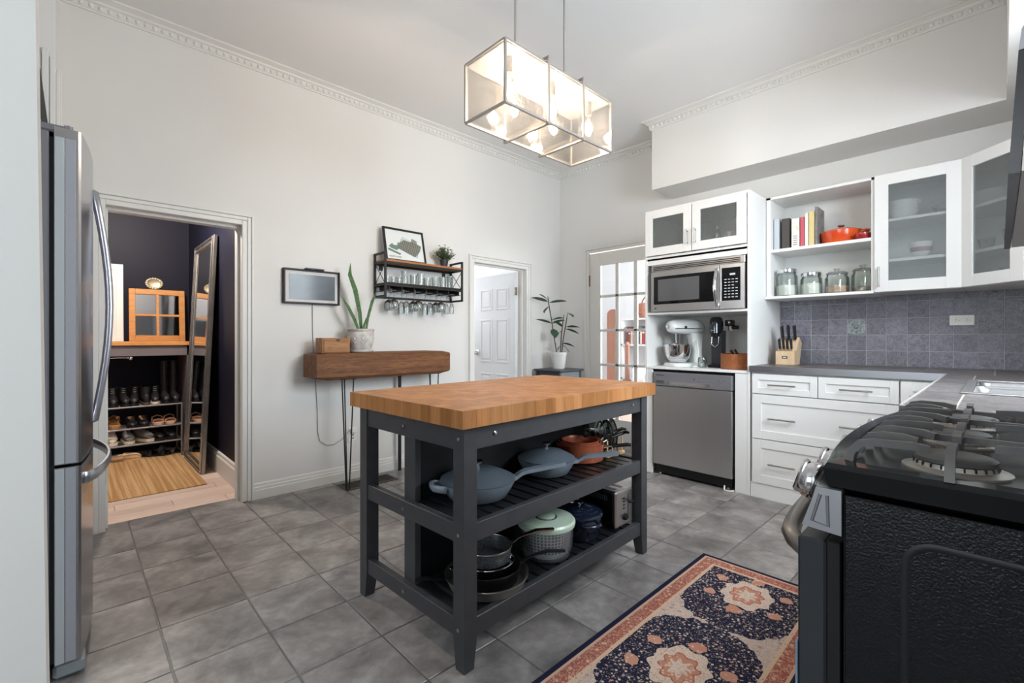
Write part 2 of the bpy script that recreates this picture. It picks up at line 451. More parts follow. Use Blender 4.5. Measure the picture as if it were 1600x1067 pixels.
def rugmat(L, Wd):
    t = NT('persian_runner'); v = t.co(); x, y, z = t.xyz(v)      # local: x along, y across, centre 0
    wob = t.noise(v, 28, 3) - .5
    ex = (L / 2) - x.abs(); ey = (Wd / 2) - y.abs(); e = ex.min(ey)
    per = .64
    xm = t.math('ADD', x, per * 40 + .30)
    xm = t.math('MODULO', xm, per) - per / 2
    ax = xm.abs(); ay = y.abs()
    big = (ax / .318).pow(2.6) + (ay / .232).pow(2.6) + wob * .42        # navy medallion
    ang = t.math('ARCTAN2', y, xm)
    pet = t.math('COSINE', ang * 8) * .008
    med = t.math('SQRT', (xm * .82) * (xm * .82) + y * y) + pet + wob * .02
    fl1 = t.voro(v, 62, 'F1'); fl2 = t.voro(t.scale(v, (1, 1, 1), (3, 1, 0)), 34, 'F1'); curl = t.noise(v, 60, 1, .5, 3.0)
    cell = t.voro(v, 62, 'F1', 1)
    cream, navy, redc, org = lin('#c6b5ac'), lin('#24253a'), lin('#9a5a50'), lin('#b5806c')
    pal = t.mix(t.ramp(t.xyz(cell)[0], .3, .8), lin('#cdc3b8'), lin('#b08676'))
    field = t.mix(t.ramp(fl2, .36, .14) * .75, cream, lin('#9c7468'))
    field = t.mix((curl > .56) * .6, field, lin('#867c76'))
    field = t.mix((curl < .42) * .5, field, lin('#b0907f'))
    nav = t.mix(t.ramp(fl1, .34, .20), navy, pal)
    nav = t.mix((curl > .63) * .75, nav, lin('#b3a89e'))
    c = t.mix(big < 1.0, field, nav)
    mcol = t.mix(t.ramp(fl1, .3, .12) * .7, lin('#c9b8aa'), lin('#93817c'))
    mcol = t.mix((curl > .57) * .5, mcol, lin('#a07e70'))
    c = t.mix(med < .098, c, mcol)
    c = t.mix((med < .062) * (med > .057), c, redc)
    c = t.mix((med < .057) * (med > .034), c, t.mix(t.ramp(fl1, .38, .15), org, lin('#cfbba6')))
    pl = t.math('SQRT', (ax - .150) * (ax - .150) + y * y) + wob * .04
    c = t.mix(pl < .030, c, t.mix(t.ramp(fl1, .34, .12), org, cream))
    pl2 = t.math('SQRT', (ax - .08) * (ax - .08) + (ay - .135) * (ay - .135)) + wob * .04
    c = t.mix(pl2 < .026, c, t.mix(t.ramp(fl1, .34, .12), lin('#b98a76'), cream))
    # borders
    bord = t.mix(t.ramp(fl2, .30, .14), redc, t.mix(t.ramp(fl1, .25, .1), lin('#cbae94'), lin('#8d949a')))
    bord = t.mix((curl > .55) * .7, bord, lin('#c9a48c'))
    c = t.mix(e < .098, c, t.mix((fl1 < .2) * .7, lin('#c9ae98'), redc))
    c = t.mix(e < .083, c, bord)
    c = t.mix(e < .033, c, lin('#c8a692'))
    c = t.mix(e < .022, c, navy)
    return t.bsdf(c, .95, 0, t.bump(t.noise(v, 400, 2), .3, .002), .1)
M_light_room = mat('white_room_paint', '#e8eaec', .8)
# ================================================================== STRUCTURE
YA, XB, YC, XR, CEIL = 3.62, 4.23, -.44, -2.6, 3.11
TA = .13
def rects_wall(name, m, label, segs):
    b = MB()
    for s in segs: b.box(*s)
    return struct(b.build(name, m), label, 'wall')
# wall with the two doorways (along x)
wallA = rects_wall('wall_left', M_wall, 'warm white plaster wall with the beam shelf and two doorways', [
    (XR, .115, YA, YA+TA, 0, CEIL), (.115, .868, YA, YA+TA, 1.945, CEIL), (.868, 2.89, YA, YA+TA, 0, CEIL),
    (2.89, 3.668, YA, YA+TA, 1.915, CEIL), (3.668, XB+TA, YA, YA+TA, 0, CEIL)])
# wall behind the kitchen units, with the french door opening
rects_wall('wall_right', M_wall, 'pale wall behind the kitchen units and the glazed door', [
    (XB, XB+TA, YC-TA, 2.24, 0, CEIL), (XB, XB+TA, 2.24, 3.205, 2.1, CEIL), (XB, XB+TA, 3.205, YA, 0, CEIL)])
# wall with the sink window
VX0, VX1, VZ0, VZ1 = -1.6, -.5, .9, 2.2  # opening for the passage window added as a fill source
WX0, WX1, WZ0, WZ1 = 1.82, 2.86, 1.17, 2.36
rects_wall('wall_near', M_wall, 'wall above the sink with the window, beside the camera', [
    (XR, VX0, YC-TA, YC, 0, CEIL), (VX1, WX0, YC-TA, YC, 0, CEIL), (VX0, VX1, YC-TA, YC, 0, VZ0), (VX0, VX1, YC-TA, YC, VZ1, CEIL), (WX1, XB, YC-TA, YC, 0, CEIL), (WX0, WX1, YC-TA, YC, 0, WZ0), (WX0, WX1, YC-TA, YC, WZ1, CEIL)])
RY0, RY1, RZ0, RZ1 = -.15, 1.75, .75, 2.55  # opening for the rear window added as a fill source
rects_wall('wall_rear', M_wall, 'rear wall with an added tall window behind the camera', [
    (XR-TA, XR, YC-TA, RY0, 0, CEIL), (XR-TA, XR, RY1, YA+TA, 0, CEIL), (XR-TA, XR, RY0, RY1, 0, RZ0), (XR-TA, XR, RY0, RY1, RZ1, CEIL)])
# stub wall in front of the fridge (slightly out of plumb)
b = MB(); b.prism([(-.70, 0), (-.0209, 0), (-.0567, CEIL), (-.70, CEIL)], 1, .95, 1.05)
struct(b.build('wall_partition', M_wall), 'smooth white wall end at the left edge beside the fridge', 'wall')
struct(MB().box(XR-TA, XB+TA, YC-TA, YA+TA, CEIL, CEIL+.1).build('ceiling', M_ceil), 'plain pale grey plaster ceiling above the kitchen', 'ceiling')
# soffit above the cabinets
SX, SY, SZ = 3.83, -.03, 2.49
struct(MB().box(SX, XB, YC, 2.18, SZ, CEIL).build('wall_soffit', M_wall), 'white boxed soffit hanging above the wall cabinets', 'soffit')
struct(MB().box(1.75, SX, YC, SY, SZ, CEIL).build('wall_soffit_near', M_wall), 'white boxed soffit above the sink window', 'soffit')

# floor: grout bed with single tiles
fl = MB().box(XR-TA, XB+TA, YC-TA, 3.745, -.06, -.003).build('floor', M_grout)
struct(fl, 'dark grey slate tile floor with pale grout', 'floor')
PX, PY, GX, GY = .3065, .318, .5525, 1.627
tp = {}
def tile(w, h):
    k = (round(w, 3), round(h, 3))
    if k not in tp:
        o = MB().box(0, w, 0, h, -.012, 0, .0022).build('tile', M_tile, fl); tp[k] = o; return o, True
    return tp[k], False
nt = 0
for i in range(-3, 12):
    for j in range(-7, 7):
        x0, x1 = GX + i*PX + .003, GX + (i+1)*PX - .003
        y0, y1 = GY + j*PY + .003, GY + (j+1)*PY - .003
        y1 = min(y1, 3.745); y0 = max(y0, YC); x1 = min(x1, XB)
        if y1 - y0 < .03 or x1 - x0 < .03: continue
        o, new = tile(x1-x0, y1-y0)
        if new: o.location = (x0, y0, 0)
        else: share(o, 'tile', (x0, y0, 0), fl)
        nt += 1

# crown moulding with egg beads
CP = [(0, -.082), (.010, -.082), (.012, -.074), (.018, -.070), (.020, -.040), (.032, -.034), (.036, -.024), (.062, -.012), (.070, -.012), (.070, 0), (0, 0)]
bead0 = [None]
def crown(name, p0, p1, nrm, m0, m1, label):
    p0 = Vector((*p0, CEIL)); p1 = Vector((*p1, CEIL)); d = (p1-p0).normalized(); n = Vector((*nrm, 0))
    b = MB(); k = len(CP)
    vs = [p0 + n*q[0] + Vector((0, 0, q[1])) - d*(q[0]*m0) for q in CP] + [p1 + n*q[0] + Vector((0, 0, q[1])) + d*(q[0]*m1) for q in CP]
    b.add(vs, [tuple(range(k))[::-1], tuple(range(k, 2*k))] + [(i, (i+1) % k, k+(i+1) % k, k+i) for i in range(k)])
    o = struct(b.build(name, M_trim), label, 'moulding')
    L = (p1-p0).length; cnt = int(L / .0415); rot = (0, 0, math.atan2(d.y, d.x))
    for i in range(cnt):
        q = p0 + d * ((i+.5) * L / cnt) + n*.021 + Vector((0, 0, -.055))
        if bead0[0] is None:
            bead0[0] = MB().ball((0, 0, 0), .012, .010, .0145, 8, 6).build('bead', M_trim, o, 60); bead0[0].location = q; bead0[0].rotation_euler = rot
        else: share(bead0[0], 'bead', q, o, rot)
    return o
crown('trim_1', (-.7, YA), (XB, YA), (0, -1), 0, -1, 'white egg-and-dart crown moulding above the beam shelf wall')
crown('trim_2', (XB, YA), (XB, 2.18), (-1, 0), -1, -1, 'short crown moulding above the glazed door')
crown('trim_3', (XB, 2.18), (SX, 2.18), (0, 1), -1, 1, 'crown moulding returning along the soffit end')
crown('trim_4', (SX, 2.18), (SX, SY), (-1, 0), 1, -1, 'white crown moulding along the front of the soffit')
crown('trim_5', (SX, SY), (1.75, SY), (0, 1), -1, 0, 'crown moulding above the sink soffit')

# baseboards on the long wall
def base(name, x0, x1, label):
    b = MB(); b.prism([(YA, 0), (YA-.018, 0), (YA-.018, .062), (YA-.014, .068), (YA-.014, .082), (YA-.009, .088), (YA-.008, .104), (YA-.004, .112), (YA, .112)], 0, x0, x1)
    struct(b.build(name, M_trim), label, 'baseboard')
base('baseboard_left', .919, 2.838, 'white moulded baseboard below the beam shelf')
base('baseboard_corner', 3.745, XB, 'white baseboard behind the corner plant table')

# door casings (three stepped bands) and jambs
def casing(name, x0, x1, zt, label, W=.07):
    b = MB()
    for (a, c, t) in ((0, .45, .012), (.45, .8, .018), (.8, 1.0, .028)):
        i0, i1 = W*a, W*c
        b.box(x0-i1, x0-i0, YA-t, YA, 0, zt+i1, .003); b.box(x1+i0, x1+i1, YA-t, YA, 0, zt+i1, .003)
        b.box(x0-i0, x1+i0, YA-t, YA, zt+i0, zt+i1, .003)
    return struct(b.build(name, M_trim), label, 'door casing')
c1 = casing('trim_6', .136, .848, 1.925, 'white stepped casing around the shoe room doorway')
b = MB(); b.box(.115, .136, YA-.005, YA+TA, 0, 1.946); b.box(.848, .868, YA-.005, YA+TA, 0, 1.946); b.box(.136, .848, YA-.005, YA+TA, 1.925, 1.946)
b.box(.136, .150, YA+.06, YA+TA, 0, 1.925); b.box(.834, .848, YA+.06, YA+TA, 0, 1.925); b.box(.150, .834, YA+.06, YA+TA, 1.910, 1.925)
b.build('jamb', M_trim, c1)
h = MB(); h.box(.136, .1385, YA+.012, YA+.052, 1.655, 1.745, .001)
hh = h.build('hinge_plate', mat('painted_hinge', '#f0eeea', .4), c1)
d = MB()
for (yy, zz) in ((.028, 1.73), (.038, 1.70), (.028, 1.67)): d.cyl((.1386, YA+yy, zz), (.1392, YA+yy, zz), .0045, n=8)
d.build('screw_hole', M_dark, hh)
MB().box(.136, .1385, YA+.015, YA+.055, .27, .36, .001).build('hinge_plate', M_nickel, c1)
c2 = casing('trim_7', 2.910, 3.648, 1.900, 'white casing around the doorway with the open panelled door', .072)
b = MB(); b.box(2.89, 2.910, YA-.005, YA+TA, 0, 1.92); b.box(3.648, 3.668, YA-.005, YA+TA, 0, 1.92); b.box(2.910, 3.648, YA-.005, YA+TA, 1.900, 1.92)
b.box(3.634, 3.648, YA+.05, YA+.08, 0, 1.9); b.box(2.91, 2.924, YA+.05, YA+.08, 0, 1.9); b.box(2.924, 3.634, YA+.05, YA+.08, 1.886, 1.9)
b.build('jamb', M_trim, c2)

# six-panel door standing open at 90 degrees into the white hall
door = thing('door_1', 'white six-panel door standing open into the bright hall', 'door', (3.64, YA+TA, 0), kind='structure')
M_door = mat('white_door_paint', '#eceeef', .4)
dw, dz = .72, 1.88
b = MB(); b.box(3.612, 3.642, YA+TA+.005, YA+TA+.005+dw, .01, dz)
y0 = YA+TA+.005
b.build('leaf', M_door, door)
cols = [(.11, .325), (.395, .61)]; rows = [(.22, .72), (.85, 1.36), (1.47, 1.72)]
for (a, c) in cols:
    for (z0, z1) in rows:
        p = MB(); p.frame(y0+a, y0+c, z0, z1, .018, -3.612, -3.606, .002, Matrix(((0, -1, 0, 0), (1, 0, 0, 0), (0, 0, 1, 0), (0, 0, 0, 1))))
        q = p.build('panel_moulding', M_door, door)
        MB().box(3.607, 3.612, y0+a+.04, y0+c-.04, z0+.04, z1-.04, .004).build('raised_panel', M_door, q)
k = MB(); k.cyl((3.612, y0+dw-.06, .96), (3.575, y0+dw-.06, .96), .012, n=10); k.ball((3.565, y0+dw-.06, .96), .022, .027, .027)
k.build('knob', M_chrome, door, 50)
k = MB(); k.box(3.60, 3.612, y0+dw-.088, y0+dw-.032, .93, .99, .004); k.build('rosette', M_chrome, door)
for zz in (.25, 1.62):
    k = MB(); k.cyl((3.605, y0-.004, zz), (3.605, y0-.004, zz+.09), .007, n=8); k.box(3.612, 3.618, y0-.03, y0, zz, zz+.09); k.build('hinge', M_nickel, door)

# glazed french door in the right-hand wall
fd = thing('door_2', 'white glazed french door with fifteen panes next to the tall unit', 'door', (XB, 2.72, 0), kind='structure')
FY0, FY1 = 2.262, 3.186
ys = [(3.046, 2.854), (2.813, 2.628), (2.588, 2.402)]
zs = [(1.615, 1.945), (1.238, 1.587), (.860, 1.210), (.482, .832), (.26, .454)]
xa, xb = XB+.012, XB+.048
b = MB(); b.box(xa, xb, 3.046, FY1, .01, 2.085, .002); b.box(xa, xb, FY0, 2.402, .01, 2.085, .002)
b.box(xa, xb, 2.402, 3.046, 1.945, 2.085, .002); b.box(xa, xb, 2.402, 3.046, .01, .26, .002)
b.build('stile_and_rail', M_trim, fd)
for (y1, y0_) in ((2.854, 2.813), (2.628, 2.588)): MB().box(xa+.004, xb-.004, y0_, y1, .26, 1.945, .004).build('muntin', M_trim, fd)
for (z0, z1) in ((1.587, 1.615), (1.210, 1.238), (.832, .860), (.454, .482)): MB().box(xa+.004, xb-.004, 2.402, 3.046, z0, z1, .004).build('muntin', M_trim, fd)
for (y1, y0_) in ys:
    for (z0, z1) in zs: MB().box(xa+.016, xa+.020, y0_, y1, z0, z1).build('pane', M_pane, fd)
MB().cyl((XB+.004, 3.188, 1.72), (XB+.004, 3.188, 1.845), .008, n=8).build('hinge', mat('bronze_hinge', '#7a5a46', .4, .6), fd)
b = MB()
for (a, c, t) in ((0, .5, .012), (.5, 1, .022)):
    b.box(XB-t, XB, 3.19+.06*a, 3.19+.06*c, 0, 2.095+.06*c, .003); b.box(XB-t, XB, 2.2, 3.19+.06*a, 2.095+.06*a, 2.095+.06*c, .003)
b.box(XB, XB+TA, 3.186, 3.205, 0, 2.1)
struct(b.build('trim_8', M_trim), 'white casing around the glazed french door', 'door casing')

# sink window (daylight), plus rear and passage windows added for fill
def window(name, ax, lo, hi, z0, z1, pos, inward, label):
    th = thing(name, label, 'window', (lo, pos, z0) if ax == 0 else (pos, lo, z0), kind='structure')
    def bx(b, a0, a1, d0, d1, z0, z1, c=0):
        q = sorted((pos + inward*d0, pos + inward*d1))
        if ax == 0: b.box(a0, a1, q[0], q[1], z0, z1, c)
        else: b.box(q[0], q[1], a0, a1, z0, z1, c)
    b = MB(); w = .05; md = (lo+hi)/2
    for (a0, a1) in ((lo, lo+w), (hi-w, hi), (md-.03, md+.03)): bx(b, a0, a1, -.10, -.05, z0, z1)
    bx(b, lo, hi, -.10, -.05, z0, z0+w); bx(b, lo, hi, -.10, -.05, z1-w, z1)
    b.build('window_frame', M_trim, th)
    for (a0, a1) in ((lo+w, md-.03), (md+.03, hi-w)):
        g = MB(); bx(g, a0, a1, -.08, -.076, z0+w, z1-w); g.build('pane', M_pane, th)
    s = MB(); bx(s, lo-.07, hi+.07, 0, .03, z0-.04, z0, .004); bx(s, lo-.07, lo, 0, .02, z0, z1+.07); bx(s, hi, hi+.07, 0, .02, z0, z1+.07); bx(s, lo, hi, 0, .02, z1, z1+.07)
    s.build('window_trim', M_trim, th)
window('window_1', 0, WX0, WX1, WZ0, WZ1, YC, 1, 'white framed window above the sink')
window('fill_window_3', 0, VX0, VX1, VZ0, VZ1, YC, 1, 'added white framed fill-light window in the passage beside the camera')
window('fill_window_2', 1, RY0, RY1, RZ0, RZ1, XR, 1, 'added tall white framed fill-light window behind the camera')

# hall beyond the open door, study beyond the french door
b = MB(); b.box(2.5, 4.2, 6.4, 6.5, 0, 2.9); b.box(4.1, 4.2, 3.75, 6.4, 0, 2.9); b.box(1.9, 2.0, 5.9, 6.4, 0, 2.9); b.box(2.0, 2.5, 6.4, 6.5, 0, 2.9); b.box(1.2, 4.2, 3.75, 6.5, 2.8, 2.9)
struct(b.build('wall_hall', M_light_room), 'bright white hall seen past the open panelled door', 'wall')
struct(MB().box(1.2, 4.2, 3.752, 6.5, -.05, 0).build('floor_hall', M_plank), 'pale floor of the hall beyond the panelled door', 'floor')
b = MB(); b.box(8.3, 8.4, .2, 7.2, 0, 2.9); b.box(XB+TA, 8.4, 7.1, 7.2, 0, 2.9); b.box(XB+TA, 8.4, .1, .2, 0, .8); b.box(XB+TA, 8.4, .1, .2, 2.8, 2.9); b.box(XB+TA, 8.4, .1, 7.2, 2.9, 3.0)
struct(b.build('wall_study', M_light_room), 'bright white study wall seen through the glazed door', 'wall')
struct(MB().box(XB+TA, 8.4, .1, 7.2, -.05, 0).build('floor_study', M_plank), 'pale floor of the study beyond the glazed door', 'floor')

# shoe room beyond the left doorway
KX1, KY1 = .90, 6.0
struct(MB().box(-1.0, KX1+.08, KY1, KY1+.08, -.06, 2.7).build('wall_shoe_room_back', M_navy), 'dark navy back wall of the shoe room', 'wall')
b = MB(); b.box(KX1, KX1+.08, YA+TA, KY1, -.06, 2.7)
wr = struct(b.build('wall_shoe_room_right', M_navy), 'dark navy side wall behind the leaning mirror', 'wall')
struct(MB().box(-1.08, -1.0, YA+TA, KY1+.08, -.06, 2.7).build('wall_shoe_room_left', M_navy), 'dark navy side wall hidden left of the shoe room', 'wall')
struct(MB().box(-1.0, KX1, YA+TA, KY1, 2.6, 2.7).build('ceiling_shoe_room', M_navy), 'dark ceiling of the shoe room', 'ceiling')
b = MB(); b.prism([(KX1, 0), (KX1-.02, 0), (KX1-.02, .14), (KX1-.012, .15), (KX1-.012, .17), (KX1, .18)], 1, YA+TA, KY1)
struct(b.build('baseboard_shoe_room', M_trim), 'tall white baseboard under the navy wall', 'baseboard')
fs = struct(MB().box(-1.0, KX1, 3.745, KY1, -.06, -.012).build('floor_shoe_room', M_darkwood), 'pale pine plank floor of the shoe room', 'floor')
y = 3.746; k = 0
while y < KY1 - .05:
    x = -1.0 + (k % 3) * -.3
    for q in range(3):
        x0 = max(-1.0, x + q*.9); x1 = min(KX1-.0, x + (q+1)*.9 - .002)
        if x1 - x0 > .05: MB().box(x0, x1, y, y+.128, -.012, 0, .0015).build('plank', M_plank, fs)
    y += .13; k += 1
# ================================================================== KITCHEN UNITS on the right-hand wall
XF = 3.55
M_handle = M_nickel
M_gap = mat('cabinet_shadow_gap', '#3a3a3c', .8)
def bar_handle_h(parent, x, y0, y1, z):      # horizontal bar handle standing off a front at x
    b = MB(); b.cyl((x-.026, y0-.012, z), (x-.026, y1+.012, z), .0055, n=8)
    for yy in (y0+.008, y1-.008): b.cyl((x-.026, yy, z), (x, yy, z), .0045, n=6)
    return b.build('handle', M_handle, parent, 50)
def bar_handle_v(parent, x, y, z0, z1, m=None):
    b = MB(); b.cyl((x-.026, y, z0), (x-.026, y, z1), .0055, n=8)
    for zz in (z0+.015, z1-.015): b.cyl((x-.026, y, zz), (x, y, zz), .0045, n=6)
    return b.build('handle', m or M_handle, parent, 50)
def shaker(parent, y0, y1, z0, z1, x, name='drawer', rail=.055, t=.02):
    b = MB(); b.box(x, x+t*.55, y0+.01, y1-.01, z0+.01, z1-.01)
    xx = x - t*.45
    b.box(xx, x+t*.55, y0, y0+rail, z0, z1, .0015); b.box(xx, x+t*.55, y1-rail, y1, z0, z1, .0015)
    b.box(xx, x+t*.55, y0+rail, y1-rail, z1-rail, z1, .0015); b.box(xx, x+t*.55, y0+rail, y1-rail, z0, z0+rail, .0015)
    return b.build(name, M_cab, parent)
# --- base cabinet with four drawers
bc = thing('base_cabinet', 'white shaker base cabinet with four drawers beside the dishwasher', 'cabinet', (3.9, .81, 0))
b = MB(); b.box(XF+.02, XB-.01, .404, 1.236, .105, .895); b.build('body', M_cab, bc)
MB().box(XF+.0, XF+.03, .404, 1.236, 0, .108).build('plinth', M_cab, bc)
d = shaker(bc, .821, 1.222, .745, .884, XF, rail=.042); bar_handle_h(d, XF-.009, .955, 1.10, .812)
d = shaker(bc, .408, .816, .745, .884, XF, rail=.042); bar_handle_h(d, XF-.009, .54, .685, .812)
d = shaker(bc, .408, 1.222, .425, .739, XF, rail=.06); bar_handle_h(d, XF-.009, .955, 1.10, .575); bar_handle_h(d, XF-.009, .54, .685, .575)
d = shaker(bc, .408, 1.222, .108, .419, XF, rail=.06); bar_handle_h(d, XF-.009, .955, 1.10, .255); bar_handle_h(d, XF-.009, .54, .685, .255)
# --- corner base cabinet
bc2 = thing('corner_base_cabinet', 'white shaker cabinet door under the countertop corner near the stove', 'cabinet', (3.9, .30, 0))
MB().box(XF+.02, XB-.01, .18, .402, .105, .895).build('body', M_cab, bc2)
MB().box(XF+.0, XF+.03, .18, .402, 0, .108).build('plinth', M_cab, bc2)
d = shaker(bc2, .185, .400, .108, .884, XF, 'door', rail=.055); bar_handle_h(d, XF-.009, .25, .345, .80)
# --- sink base cabinet under the near counter
bc3 = thing('sink_base_cabinet', 'white sink cabinet below the slate counter behind the stove', 'cabinet', (2.7, -.1, 0))
MB().box(1.82, 3.56, YC+.01, .155, .105, .74).build('body', M_cab, bc3)
MB().box(1.82, 3.56, .1, .15, 0, .108).build('plinth', M_cab, bc3)
for (x0, x1) in ((1.83, 2.39), (2.4, 2.96), (2.97, 3.53)):
    p = MB(); p.box(x0, x1, .155, .168, .108, .884); p.box(x0, x0+.055, .155, .175, .108, .884); p.box(x1-.055, x1, .155, .175, .108, .884); p.box(x0+.055, x1-.055, .155, .175, .83, .884); p.box(x0+.055, x1-.055, .155, .175, .108, .163)
    q = p.build('door', M_cab, bc3); MB().cyl((x1-.03, .2, .68), (x1-.03, .2, .83), .0055, n=8).build('handle', M_handle, q)
# --- countertop: L-shaped board with single tiles and metal edge
CT = .94
ct = thing('countertop', 'L-shaped slate tiled countertop with a brushed metal edge', 'countertop', (3.6, .2, .9))
b = MB(); b.box(XF-.01, XB-.001, YC+.001, 1.238, .897, CT-.0025)
SKX0, SKX1, SKY0, SKY1 = 2.33, 3.05, -.33, .085
b.box(1.805, SKX0, YC+.001, .195, .897, CT-.0025); b.box(SKX1, XF-.01, YC+.001, .195, .897, CT-.0025)
b.box(SKX0, SKX1, YC+.001, SKY0, .897, CT-.0025); b.box(SKX0, SKX1, SKY1, .195, .897, CT-.0025)
b.build('substrate', mat('counter_grout', '#b9b3ae', .8), ct)
M_edge = steel('metal_counter_edge', '#a4a4a8', .3, 1)
b = MB(); b.box(XF-.018, XF-.008, .195, 1.240, .897, CT+.001, .001); b.build('edge_strip', M_edge, ct)
b = MB(); b.box(1.79, 1.806, YC+.001, .205, .897, CT-.001, .002); b.box(1.806, XF-.018, .195, .205, .897, CT-.001, .002); b.build('edge_tile', M_ctile, ct)
b = MB(); b.box(1.789, 1.794, YC+.001, .206, CT-.002, CT+.0015); b.box(1.794, XF-.016, .2, .2055, CT-.002, CT+.0015); b.build('edge_trim', mat('pale_edge_trim', '#c9c4bf', .4, .4), ct)
def ctile(x0, x1, y0, y1):
    if x1-x0 < .02 or y1-y0 < .02: return
    MB().box(x0+.003, x1-.003, y0+.003, y1-.003, CT-.009, CT, .001).build('tile', M_ctile, ct)
xs = [1.80+.305*i for i in range(9)]; ys2 = [YC, -.223, .085, .197]
ys2 = [.197, .075, -.23, YC]
xe = [1.80, 2.05, 2.33, 2.57, 2.81, 3.05, 3.30, 3.55]
for i in range(len(xe)-1):
    ctile(xe[i], xe[i+1], .085, .197)
    if not (xe[i] >= SKX0-.01 and xe[i+1] <= SKX1+.01):
        ctile(xe[i], xe[i+1], -.18, .085); ctile(xe[i], xe[i+1], YC, -.18)
    else: ctile(xe[i], xe[i+1], YC, SKY0)
yy = 1.236
while yy > YC+.02:
    y1 = yy; y0_ = max(YC, yy-.305); ctile(XF-.008, XF+.30, y0_, y1); ctile(XF+.30, XB-.012, y0_, y1); yy -= .305
# --- sink
sk = thing('kitchen_sink', 'stainless steel drop-in sink in the slate counter', 'sink', (2.7, -.1, CT))
b = MB(); b.frame(SKX0-.012, SKX1+.012, SKY0-.012, SKY1+.012, .03, -(CT+.005), -(CT+.0005), .002, Matrix(((1, 0, 0, 0), (0, 0, 1, 0), (0, -1, 0, 0), (0, 0, 0, 1))))
b.build('rim', M_steelv, sk)
def bowl(x0, x1):
    b = MB(); y0_, y1 = SKY0+.02, SKY1-.02; r = .04; rings = []
    for (ins, z) in ((0, CT+.003), (.006, CT-.02), (.015, CT-.17), (.04, CT-.185)):
        ring = []
        for (cx, cy, a0) in ((x1-r, y1-r, 0), (x0+r, y1-r, 90), (x0+r, y0_+r, 180), (x1-r, y0_+r, 270)):
            for k in range(5):
                a = R(a0 + 22.5*k); ring.append((cx + (r-ins*.5)*math.cos(a) - math.copysign(ins, cx-(x0+x1)/2)*.5, cy + (r-ins*.5)*math.sin(a) - math.copysign(ins, cy-(y0_+y1)/2)*.5, z))
        rings.append(ring)
    n = len(rings[0]); vs = [p for q in rings for p in q]; fs = []
    for i in range(3):
        for k in range(n): fs.append((i*n+k, i*n+(k+1) % n, (i+1)*n+(k+1) % n, (i+1)*n+k))
    fs.append(tuple(range(3*n, 4*n)))
    b.add(vs, fs); return b.build('basin', M_steelv, sk, 40, fixn=False)
bowl(SKX0, SKX0+.35); bowl(SKX0+.37, SKX1)
MB().box(SKX0+.345, SKX0+.375, SKY0+.01, SKY1-.01, CT-.004, CT+.003, .001).build('divider', M_steelv, sk)
# --- backsplash tiles on the right-hand wall
bs = thing('backsplash', 'grey slate tile backsplash behind the counter', 'backsplash', (XB, .4, CT))
MB().box(XB-.010, XB-.001, YC, 1.236, CT, 1.46).build('grout_bed', M_sgrout, bs)
tp2 = {}
Pt = .1158
for j in range(5):
    z0 = CT - .008 + j*Pt
    z0c, z1c = max(z0, CT)+.002, min(z0+Pt, 1.45)-.002
    for i in range(16):
        y1 = 1.250 - i*Pt; y0_ = y1 - Pt
        y1c, y0c = min(y1, 1.236)-.002, max(y0_, YC)+.002
        if y1c - y0c < .02 or z1c - z0c < .015: continue
        if j == 2 and i == 4:
            MB().box(XB-.0145, XB-.004, y0c, y1c, z0c, z1c, .002).build('accent_tile', M_deco, bs)['label'] = 'silver relief tile'
            g = MB()
            cy, cz = (y0c+y1c)/2, (z0c+z1c)/2
            for a in range(8):
                g.ball((XB-.018, cy+.030*math.cos(a*.785), cz+.030*math.sin(a*.785)), .004, .010, .010, 6, 5)
            g.lathe([(.014, 0), (.012, .004), (.006, .006)], (0, 0, 0), 10, TR(XB-.017, cy, cz) @ RY(-90))
            for (sy, sz) in ((1, 1), (1, -1), (-1, 1), (-1, -1)): g.ball((XB-.018, cy+sy*.042, cz+sz*.042), .004, .009, .009, 6, 5)
            g.build('relief', M_deco, bs, 60); continue
        k = (round(y1c-y0c, 3), round(z1c-z0c, 3))
        if k in tp2: share(tp2[k], 'tile', Vector((XB, y0c, z0c)) - bs.location, bs)
        else:
            o = MB().box(bs.location.x-.0125, bs.location.x-.004, bs.location.y, bs.location.y+y1c-y0c, bs.location.z, bs.location.z+z1c-z0c, .0015).build('tile', M_splash, bs)
            o.location = Vector((XB, y0c, z0c)) - bs.location; tp2[k] = o
# outlet on the backsplash
ol = thing('wall_outlet', 'white double outlet plate on the slate backsplash', 'outlet', (XB-.02, .167, 1.22))
MB().box(XB-.025, XB-.0165, .108, .226, 1.222, 1.290, .003).build('plate', M_white, ol)
for yc in (.143, .192):
    MB().box(XB-.028, XB-.025, yc-.02, yc+.02, 1.240, 1.272, .002).build('receptacle', M_white, ol)
    g = MB()
    for dz in (-.006, .006): g.box(XB-.0285, XB-.0279, yc-.004, yc+.006, 1.256+dz-.0012, 1.256+dz+.0012)
    g.ball((XB-.0282, yc-.012, 1.256), .0006, .0025, .0025, 6, 4)
    g.build('slot', M_dark, ol)

